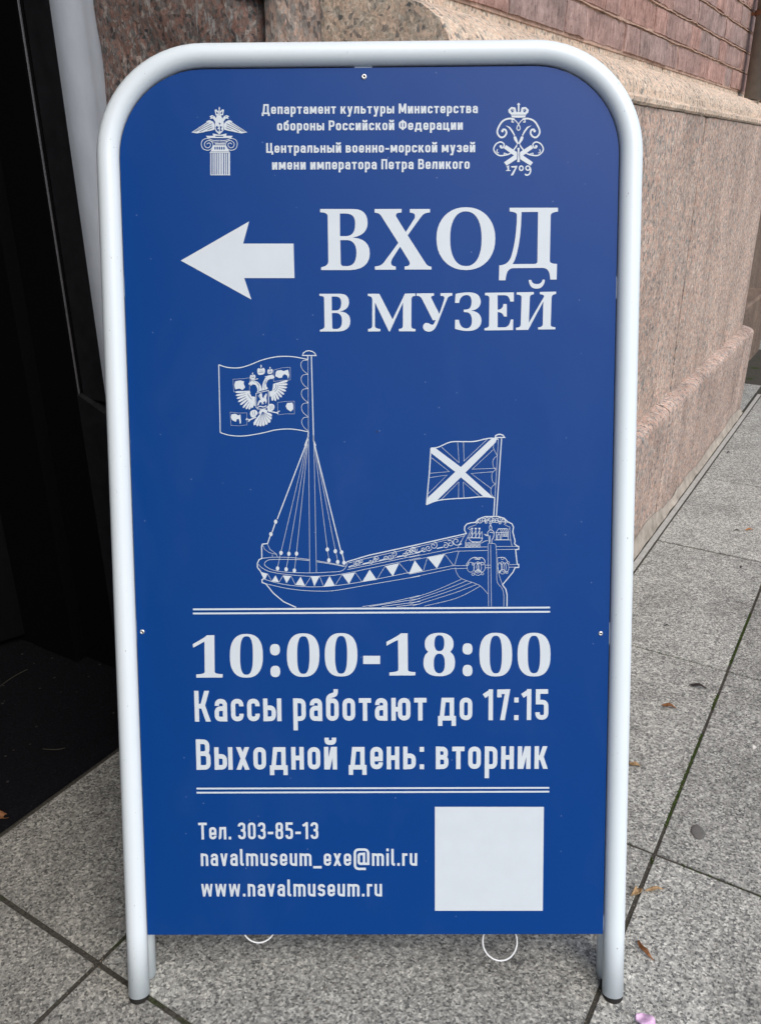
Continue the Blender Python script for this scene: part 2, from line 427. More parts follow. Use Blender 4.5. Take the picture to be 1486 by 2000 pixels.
# ================================================================== PORTAL JAMB (tall granite stones left of the plinth)
jamb = empty('portal_jamb', (0, 0, 0), AZ, label='tall rough granite door jamb of dark and pink stones behind the top of the sign', cat='wall')
def rough_block(name, s0, s1, t0, t1, z0, z1, mat, amp=.004, seed=0, rag=0.0):
    nt_ = max(3, int((t1 - t0) / .012)); nz_ = int((z1 - z0) / .02); V, F = [], []
    nz_ = min(nz_, 90)
    for iz in range(nz_ + 1):
        for it in range(nt_ + 1):
            t = t0 + (t1 - t0) * it / nt_; z = z0 + (z1 - z0) * iz / nz_
            q = noise.noise(Vector((t * 14 + seed, z * 14, seed))) * amp + noise.noise(Vector((t * 55, z * 40, seed))) * amp * .4
            e = .006 if it in (0, nt_) else (.002 if it in (1, nt_ - 1) else 0)
            tt = t
            if it == nt_: tt += noise.noise(Vector((z * 30, seed, 1))) * rag + noise.noise(Vector((z * 90, seed, 4))) * rag * .5
            if it == 0: tt += noise.noise(Vector((z * 30, seed, 6))) * rag * .5
            V.append((s0 + q + e, tt, z))
    for iz in range(nz_):
        for it in range(nt_):
            k = iz * (nt_ + 1) + it; F.append((k, k + nt_ + 1, k + nt_ + 2, k + 1))
    base = len(V)
    rim = [it for it in range(nt_ + 1)] + [iz * (nt_ + 1) + nt_ for iz in range(1, nz_ + 1)] + [nz_ * (nt_ + 1) + it for it in range(nt_ - 1, -1, -1)] + [iz * (nt_ + 1) for iz in range(nz_ - 1, 0, -1)]
    for k in rim: V.append((s1, V[k][1], V[k][2]))
    for k in range(len(rim)):
        k2 = (k + 1) % len(rim); F.append((rim[k], rim[k2], base + k2, base + k))
    return obj(name, V, F, mat, jamb)
box('jamb_backing', 1.03, 1.6, .72, 1.30, -.05, 4.2, simple('jamb_mortar', (.13, .095, .07), 0.95, 0.1, var=0.4, nscale=60, bump=1.0), jamb)
box('jamb_backing', 1.03, 1.6, .62, .718, 1.176, 4.2, M_pointing, jamb)
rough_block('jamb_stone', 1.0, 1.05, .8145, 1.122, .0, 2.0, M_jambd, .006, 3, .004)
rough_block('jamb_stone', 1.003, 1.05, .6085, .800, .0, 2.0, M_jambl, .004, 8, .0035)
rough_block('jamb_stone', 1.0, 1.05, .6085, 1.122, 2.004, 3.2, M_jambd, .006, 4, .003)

# ================================================================== DOORWAY on the left
def casing_mat():
    M = NT('grey_casing_paint'); p = M.pos((1, 1, .4))
    c = M.mix(1.0, (.36, .40, .45), M.ramp(M.noise(p, 30, 4, .6), [(.3, .9), (.7, 1.06)]), 'MULTIPLY')
    M.bump(M.noise(p, 120, 4, .6), .25, .001)
    return M.fin(c, .6, .35)
M_case = casing_mat()
M_black = simple('black_paint', (.012, .0125, .0145), 0.5, 0.25, var=0.3)
M_unlit = simple('dark_interior', (.0012, .0012, .0015), 0.95, 0.1)  # near-black colour carries the darkness of the unlit room
# casing: flat strip, then a rounded edge turning into the opening
cas = empty('door_casing', (0, 0, 0), AZ, label='light grey door casing with rounded edge between the granite jamb and the dark doorway', cat='door frame')
def sweep_z(name, prof, z0, z1, mat, par, zs=None):
    m = len(prof); V = [(a, b, z0) for a, b in prof] + [(a, b, z1) for a, b in prof]
    F = [(i, i + 1, m + i + 1, m + i) for i in range(m - 1)]
    return obj(name, V, F, mat, par, smooth=True)
pr = [(1.01, 1.119), (.995, 1.1185), (.984, 1.1178), (.982, 1.117), (.976, 1.117)]
for i in range(1, 10):
    a = math.pi / 2 * i / 9
    pr.append((.976 - .028 * math.sin(a), 1.145 - .028 * math.cos(a)))
pr += [(.948, 1.150)]
sweep_z('casing_board', pr, .585, 4.0, M_case, cas)
box('dark_lining', .9480, 1.0, 1.149, 1.210, .575, 4.0, M_black, cas, .002)
box('metal_edge', .939, .943, 1.209, 1.2145, .585, 4.0, simple('worn_steel_edge', (.12, .12, .13), .4, .5, .5), cas, .001)
box('dark_lining', .936, 1.02, 1.2105, 1.31, .0, 4.0, M_unlit, cas)
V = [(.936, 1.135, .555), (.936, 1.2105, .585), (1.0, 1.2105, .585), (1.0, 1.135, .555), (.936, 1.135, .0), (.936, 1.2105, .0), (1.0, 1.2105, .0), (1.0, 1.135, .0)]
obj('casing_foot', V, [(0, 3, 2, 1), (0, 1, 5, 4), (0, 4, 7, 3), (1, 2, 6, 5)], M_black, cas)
# the vestibule is a room behind the opening, its darkness put into the colour
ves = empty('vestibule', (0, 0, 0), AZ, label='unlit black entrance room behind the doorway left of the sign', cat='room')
box('side_wall', .91, 1.02, 1.31, 2.9, -.05, 3.2, M_unlit, ves)
box('back_wall', -1.4, 1.02, 2.901, 3.0, -.05, 3.2, M_unlit, ves)
box('side_wall', -1.5, -1.402, 1.10, 3.0, -.05, 3.2, M_unlit, ves)
box('ceiling', -1.5, 1.02, 1.10, 3.0, 3.201, 3.3, M_unlit, ves)
box('shade_lintel', -.74, 1.4, .66, 1.30, 2.25, 4.2, M_jambd, jamb, .004)  # overhead block, added out of view to shade the doorway and left paving
box('floor', -1.5, 1.0, 1.25, 3.0, -.055, -.004, M_unlit, ves)
# unseen pier left of the doorway, added to darken the paving there
shade_pier = box('portal_jamb', -.75, -.2, .46, 1.10, -.05, 4.2, M_jambd, rz=AZ)
tag(shade_pier, 'added granite pier left of the doorway, out of view, shading the paving', 'wall')
# door leaf, half open and almost lost in the dark
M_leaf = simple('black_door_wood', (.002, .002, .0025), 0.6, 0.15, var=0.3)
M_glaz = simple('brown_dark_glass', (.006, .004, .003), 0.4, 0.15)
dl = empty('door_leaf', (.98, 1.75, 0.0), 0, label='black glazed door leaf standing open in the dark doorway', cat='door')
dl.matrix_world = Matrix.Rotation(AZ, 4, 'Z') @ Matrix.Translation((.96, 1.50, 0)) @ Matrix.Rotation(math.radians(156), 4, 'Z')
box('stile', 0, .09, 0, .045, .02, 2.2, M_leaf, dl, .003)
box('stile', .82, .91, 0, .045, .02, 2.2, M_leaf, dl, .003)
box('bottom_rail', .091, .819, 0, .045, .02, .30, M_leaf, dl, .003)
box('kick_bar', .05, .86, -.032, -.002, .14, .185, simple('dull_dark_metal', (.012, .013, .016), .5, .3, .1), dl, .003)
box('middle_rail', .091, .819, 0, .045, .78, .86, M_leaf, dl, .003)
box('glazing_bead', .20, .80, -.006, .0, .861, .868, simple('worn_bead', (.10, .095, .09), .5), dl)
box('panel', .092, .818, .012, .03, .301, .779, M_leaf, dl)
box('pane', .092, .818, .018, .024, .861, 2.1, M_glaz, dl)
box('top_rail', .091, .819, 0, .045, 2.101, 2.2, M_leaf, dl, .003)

def mat_mat():
    M = NT('entrance_mat_pile'); p = M.pos()
    a = M.noise(p, 300, 4, .8); b = M.sep(M.voro(p, 130))[0]; d = M.voro(p, 130, 'Distance')
    c = M.ramp(a, [(.35, (.0035, .0035, .0045)), (.6, (.010, .010, .013)), (.72, (.03, .03, .035))])
    c = M.mix(M.math('MULTIPLY', M.ramp(b, [(.975, 0.), (.985, .35)]), M.ramp(d, [(.25, 1.), (.4, 0.)])), c, (.16, .15, .13))
    M.bump(a, 1.0, .006)
    return M.fin(c, 1.0, .08)
V, F = [], []; nx, ny = 70, 40
for j in range(ny + 1):
    for i in range(nx + 1):
        s = -1.4 + 2.395 * i / nx; t = 1.032 + .95 * j / ny
        z = .006 + .0025 * noise.noise(Vector((s * 40, t * 40, 0))); 
        if j == 0: z = .0; t -= .001 * noise.noise(Vector((s * 60, 0, 0)))
        V.append((s, t, z))
for j in range(ny):
    for i in range(nx):
        k = j * (nx + 1) + i; F.append((k, k + 1, k + nx + 2, k + nx + 1))
tag(obj('entrance_mat', V, F, mat_mat(), rz=AZ), 'black textile entrance mat on the ground in front of the dark doorway', 'mat')

# ================================================================== PRINT LIBRARY
def catmull(P, closed, sub=5):
    n = len(P)
    if n < 3: return P
    out = []
    rng = range(n) if closed else range(n - 1)
    for i in rng:
        g = (lambda k: P[k % n]) if closed else (lambda k: P[max(0, min(n - 1, k))])
        a, b, c, d = g(i - 1), g(i), g(i + 1), g(i + 2)
        for k in range(sub):
            t = k / sub
            out.append(tuple(.5 * (2 * b[j] + (c[j] - a[j]) * t + (2 * a[j] - 5 * b[j] + 4 * c[j] - d[j]) * t * t + (3 * b[j] - a[j] - 3 * c[j] + d[j]) * t ** 3) for j in (0, 1)))
    if not closed: out.append(P[-1])
    return out
def ribbon(P, w, closed):
    """quads of a stroke of width w along P, mitred at the corners"""
    Q = [P[0]]
    for p in P[1:]:
        if math.hypot(p[0] - Q[-1][0], p[1] - Q[-1][1]) > 1e-4: Q.append(p)
    if closed and math.hypot(Q[0][0] - Q[-1][0], Q[0][1] - Q[-1][1]) < 1e-4: Q.pop()
    n = len(Q); L, Rr = [], []
    if n < 2: return []
    def nrm(a, b):
        dx, dy = b[0] - a[0], b[1] - a[1]; l = math.hypot(dx, dy); return (-dy / l, dx / l)
    for i in range(n):
        if closed: n1, n2 = nrm(Q[i - 1], Q[i]), nrm(Q[i], Q[(i + 1) % n])
        else:
            n2 = nrm(Q[i], Q[i + 1]) if i < n - 1 else nrm(Q[i - 1], Q[i]); n1 = nrm(Q[i - 1], Q[i]) if i > 0 else n2
        mx, my = n1[0] + n2[0], n1[1] + n2[1]; l = math.hypot(mx, my)
        if l < 1e-6: mx, my, k = n2[0], n2[1], 1
        else:
            mx /= l; my /= l; k = min(2.0, 1 / max(.2, mx * n2[0] + my * n2[1]))
        L.append((Q[i][0] + mx * w / 2 * k, Q[i][1] + my * w / 2 * k)); Rr.append((Q[i][0] - mx * w / 2 * k, Q[i][1] - my * w / 2 * k))
    q = [[L[i], L[(i + 1) % n], Rr[(i + 1) % n], Rr[i]] for i in (range(n) if closed else range(n - 1))]
    return [t for a, b, c, d in q for t in ((a, b, c), (a, c, d))]
def area(P): return sum(P[i - 1][0] * P[i][1] - P[i][0] * P[i - 1][1] for i in range(len(P))) / 2
def paint(name, faces, mat, parent, z):
    """faces: (sign, polygon in mm). Later faces cover earlier ones; sign +1 lays ink, -1 leaves it out."""
    V, F, sg = [], [], []
    for s, P in faces:
        if abs(area(P)) < 1e-4: continue
        if area(P) < 0: P = P[::-1]
        b = len(V); V += [Vector((p[0], p[1])) for p in P]; F.append(list(range(b, b + len(P)))); sg.append(s)
    keyd = {}; U_, re_ = [], []
    for v in V:
        k = (round(v.x, 3), round(v.y, 3))
        if k not in keyd: keyd[k] = len(U_); U_.append(Vector(k))
        re_.append(keyd[k])
    ed = {tuple(sorted((re_[fc[i - 1]], re_[fc[i]]))) for fc in F for i in range(len(fc))}
    vo, eo, fo, _, _, _ = delaunay_2d_cdt(U_, [e for e in ed if e[0] != e[1]], [], 0, 1e-4, False)
    vx = np.array([(v.x, v.y) for v in vo]); tr = np.array([tuple(t) for t in fo])
    cen = vx[tr].mean(axis=1); order = np.argsort(cen[:, 0]); cxs = cen[order, 0]; ink = np.zeros(len(tr), bool)
    for fc, sgn in zip(F, sg):
        P = [V[i] for i in fc]
        xs = [p.x for p in P]; ys = [p.y for p in P]
        sel = order[np.searchsorted(cxs, min(xs)):np.searchsorted(cxs, max(xs))]
        if not len(sel): continue
        sel = sel[(cen[sel, 1] > min(ys)) & (cen[sel, 1] < max(ys))]
        if not len(sel): continue
        x, y = cen[sel, 0], cen[sel, 1]; c = np.zeros(len(sel), bool)
        for i in range(len(P)):
            p, q = P[i], P[i - 1]
            if p.y == q.y: continue
            c ^= ((p.y > y) != (q.y > y)) & (x < (q.x - p.x) * (y - p.y) / (q.y - p.y) + p.x)
        ink[sel[c]] = sgn > 0
    keep = [tri for tri, k in zip(fo, ink) if k]
    me = bpy.data.meshes.new(name); me.from_pydata([(v.x * .001, v.y * .001, z) for v in vo], [], [tuple(t) for t in keep])
    bm = bmesh.new(); bm.from_mesh(me)
    bmesh.ops.delete(bm, geom=[v for v in bm.verts if not v.link_faces], context='VERTS')
    bmesh.ops.recalc_face_normals(bm, faces=bm.faces[:])
    for fc in bm.faces:
        if fc.normal.z < 0: fc.normal_flip()
    bm.to_mesh(me); bm.free(); me.materials.append(mat)
    o = bpy.data.objects.new(name, me); C.objects.link(o); o.parent = parent
    return o
def art_faces(ops):
    out = []
    for o in ops:
        if o[0] in 'fn':
            P = catmull(o[2], True, 4) if o[1] else o[2]
            out.append((1 if o[0] == 'f' else -1, P))
        else:
            P = catmull(o[4], bool(o[2]), 5) if o[3] and len(o[4]) > 2 else o[4]
            out += [(1 if o[0] == 's' else -1, q) for q in ribbon(P, o[1], bool(o[2]))]
    return out

# condensed sans alphabet: every glyph = (width, strokes). Units: cap height 100, stroke about 16.
# stroke: list of (x, y[, corner radius]); 'c' first = closed; 'd' = slanted bar (x0,y0,x1,y1,horizontal width)
X = 66
O_ = ['c', (8, 8, 14), (36, 8, 14), (36, X, 14), (8, X, 14)]
GL = {
 'о': (44, [O_]),
 'с': (43, [[(36, 25), (36, 8, 14), (8, 8, 14), (8, X, 14), (36, X, 14), (36, 49)]]),
 'е': (44, [[(36, 23), (36, 8, 14), (8, 8, 14), (8, X, 14), (36, X, 14), (36, 34), (8, 34)]]),
 'а': (44, [[(9, 51), (9, X, 13), (36, X, 14), (36, 0)], [(36, 42), (8, 42, 13), (8, 8, 13), (32, 8, 4), (36, 12)]]),
 'р': (44, [[(8, -30), (8, 74)], [(8, X), (36, X, 14), (36, 8, 14), (8, 8)]]),
 'б': (44, [O_, [(8, 30), (8, 80, 13), (34, 86, 8), (34, 103)]]),
 'т': (42, [[(0, X), (42, X)], [(21, X), (21, 0)]]),
 'ю': (66, [[(8, 0), (8, 74)], [(8, 37), (32, 37)], ['c', (30, 8, 14), (58, 8, 14), (58, X, 14), (30, X, 14)]]),
 'д': (61, [[(13, 8), (19, X), (47, X), (47, 8)], [(0, 7), (61, 7)], [(7.5, 8), (7.5, -18)], [(53.5, 8), (53.5, -18)]]),
 'ь': (44, [[(8, 0), (8, 74)], [(8, 44), (36, 44, 13), (36, 8, 13), (8, 8)]]),
 'ы': (63, [[(8, 0), (8, 74)], [(8, 44), (36, 44, 13), (36, 8, 13), (8, 8)], [(55, 0), (55, 74)]]),
 'в': (44, [[(8, 0), (8, 74)], [(8, X), (34, X, 12), (34, 39, 12), (8, 39)], [(8, 39), (36, 39, 13), (36, 8, 13), (8, 8)]]),
 'х': (46, [['d', 0, 0, 29, 74, 17], ['d', 29, 0, 0, 74, 17]]),
 'н': (44, [[(8, 0), (8, 74)], [(36, 0), (36, 74)], [(8, 38), (36, 38)]]),
 'и': (45, [[(8, 0), (8, 74)], [(37, 0), (37, 74)], ['d', 6, 0, 24, 74, 15]]),
 'й': (45, [[(8, 0), (8, 74)], [(37, 0), (37, 74)], ['d', 6, 0, 24, 74, 15], [(10, 104), (10, 88, 9), (35, 88, 9), (35, 104)]]),
 'к': (46, [[(8, 0), (8, 74)], [(8, 37), (20, 37)], ['d', 14, 34, 28, 74, 17], ['d', 30, 0, 14, 44, 17]]),
 'л': (45, [[(0, 8), (8, 8, 6), (12, X), (37, X), (37, 0)]]),
 'м': (58, [[(8, 0), (8, 74)], [(50, 0), (50, 74)], ['d', 21, 12, 4, 74, 15], ['d', 21, 12, 39, 74, 15]]),
 'п': (44, [[(8, 0), (8, X), (36, X), (36, 0)]]),
 'г': (32, [[(8, 0), (8, X), (32, X)]]),
 'з': (42, [[(8, 52), (8, X, 13), (34, X, 13), (34, 39, 12), (16, 39)], [(16, 39), (35, 39, 13), (35, 8, 13), (8, 8, 13), (8, 22)]]),
 'у': (46, [['d', 15, 2, 0, 74, 16], ['d', 9, -30, 30, 74, 16], [(2, -22), (19, -22)]]),
 'ц': (52, [[(8, 74), (8, 8), (36, 8), (36, 74)], [(36, 8), (46, 8), (46, -16)]]),
 'К': (56, [[(8, 0), (8, 100)], [(8, 50), (24, 50)], ['d', 18, 46, 35, 100, 18], ['d', 38, 0, 18, 58, 18]]),
 'В': (50, [[(8, 0), (8, 100)], [(8, 92), (39, 92, 14), (39, 53, 14), (8, 53)], [(8, 53), (42, 53, 14), (42, 8, 14), (8, 8)]]),
 'Т': (50, [[(0, 92), (50, 92)], [(25, 92), (25, 0)]]),
 'М': (66, [[(8, 0), (8, 100)], [(58, 0), (58, 100)], ['d', 25, 14, 3, 100, 16], ['d', 25, 14, 47, 100, 16]]),
 'Р': (49, [[(8, 0), (8, 100)], [(8, 92), (41, 92, 15), (41, 43, 15), (8, 43)]]),
 'П': (50, [[(8, 0), (8, 92), (42, 92), (42, 0)]]),
 'Ф': (66, [[(33, 0), (33, 102)], ['c', (8, 19, 22), (58, 19, 22), (58, 84, 22), (8, 84, 22)]]),
 'Д': (68, [[(15, 8), (22, 92), (53, 92), (53, 8)], [(0, 7), (68, 7)], [(7.5, 8), (7.5, -20)], [(60.5, 8), (60.5, -20)]]),
 'Ц': (58, [[(8, 100), (8, 8), (42, 8), (42, 100)], [(42, 8), (52, 8), (52, -18)]]),
 '1': (32, [[(0, 78), (9, 84), (24, 93)], [(23, 0), (23, 100)]]),
 '7': (46, [[(8, 74), (8, 92), (37, 92)], ['d', 11, 0, 29, 100, 17]]),
 '5': (46, [[(43, 92), (9, 92), (9, 58), (37, 58, 14), (37, 8, 14), (8, 8, 14), (8, 25)]]),
 '3': (46, [[(8, 76), (8, 92, 14), (37, 92, 14), (37, 53, 13), (18, 53)], [(18, 53), (38, 53, 14), (38, 8, 14), (8, 8, 14), (8, 25)]]),
 '0': (46, [['c', (8, 8, 15), (38, 8, 15), (38, 92, 15), (8, 92, 15)]]),
 '8': (46, [['c', (9, 53, 13), (37, 53, 13), (37, 92, 13), (9, 92, 13)], ['c', (8, 8, 14), (38, 8, 14), (38, 53, 14), (8, 53, 14)]]),
 ':': (16, [[(8, 0), (8, 16)], [(8, 57), (8, 73)]]),
 '.': (16, [[(8, 0), (8, 16)]]),
 '-': (32, [[(0, 37), (32, 37)]]),
 '_': (44, [[(-4, -8), (44, -8)]]),
 ' ': (15, []),
 'n': (44, [[(8, 0), (8, 74)], [(8, X), (36, X, 14), (36, 0)]]),
 'v': (44, [['d', 14, 0, 0, 74, 16], ['d', 14, 0, 28, 74, 16]]),
 'w': (66, [['d', 9, 0, 0, 74, 14], ['d', 9, 0, 26, 74, 14], ['d', 43, 0, 26, 74, 14], ['d', 43, 0, 52, 74, 14]]),
 'l': (22, [[(8, 100), (8, 8, 8), (22, 8)]]),
 'm': (70, [[(8, 0), (8, 74)], [(8, X), (35, X, 14), (35, 0)], [(33, X), (62, X, 14), (62, 0)]]),
 'u': (44, [[(8, 74), (8, 8, 14), (36, 8)], [(36, 0), (36, 74)]]),
 's': (43, [[(35, 53), (35, X, 13), (8, X, 13), (8, 38, 13), (35, 38, 13), (35, 8, 13), (8, 8, 13), (8, 21)]]),
 'x': (46, [['d', 0, 0, 29, 74, 17], ['d', 29, 0, 0, 74, 17]]),
 'i': (16, [[(8, 0), (8, 74)], [(8, 86), (8, 102)]]),
 'r': (31, [[(8, 0), (8, 74)], [(8, X), (31, X)]]),
 '@': (92, [[(70, -18), (8, -18, 24), (8, 96, 24), (84, 96, 24), (84, 12), (58, 12)], ['c', (30, 12, 12), (60, 12, 12), (60, 70, 12), (30, 70, 12)], [(60, 12), (60, 78)]]),
}
for a, b in zip('eao', 'еао'): GL[a] = GL[b]
def rounded(P, closed):
    n = len(P); out = []
    for i, p in enumerate(P):
        rd = p[2] if len(p) > 2 else 0
        if not rd or (not closed and i in (0, n - 1)): out.append((p[0], p[1])); continue
        a, b = P[i - 1], P[(i + 1) % n]
        va = Vector((a[0] - p[0], a[1] - p[1])); vb = Vector((b[0] - p[0], b[1] - p[1]))
        la, lb = va.length, vb.length; rr = min(rd, la * .5 if (len(a) > 2) else la, lb * .5 if len(b) > 2 else lb)
        va.normalize(); vb.normalize(); A = Vector(p[:2]) + va * rr; B = Vector(p[:2]) + vb * rr
        for k in range(7):
            t = k / 6; q = Vector(p[:2]); m = A * (1 - t) ** 2 + (q * .97 + (A + B) * .015) * 2 * t * (1 - t) + B * t * t
            # pull towards a true arc
            out.append((m.x, m.y))
    return out
def text_faces(text, p0, p1, cap, sw):
    """lay a line of glyphs from p0 to p1 (mm on the panel)"""
    gap = 12.0; tot = 0
    for ch in text: tot += GL[ch][0] + gap
    tot -= gap
    dx, dy = p1[0] - p0[0], p1[1] - p0[1]; L = math.hypot(dx, dy); ex = (dx / L, dy / L); ey = (-ex[1], ex[0])
    kx, ky = L / tot, cap / 100
    out, x = [], 0
    def M_(q): return (p0[0] + (x + q[0]) * kx * ex[0] + q[1] * ky * ey[0], p0[1] + (x + q[0]) * kx * ex[1] + q[1] * ky * ey[1])
    for ch in text:
        wd, strokes = GL[ch]
        for st in strokes:
            if st[0] == 'd':
                _, x0, y0, x1, y1, hw = st
                hw = hw * sw / 16
                out.append((1, [M_(q) for q in ((x0, y0), (x0 + hw, y0), (x1 + hw, y1), (x1, y1))])); continue
            closed = st[0] == 'c'; P = rounded(st[1:] if closed else st, closed)
            out += [(1, [M_(v) for v in q]) for q in ribbon(P, sw, closed)]
        x += wd + gap
    return out
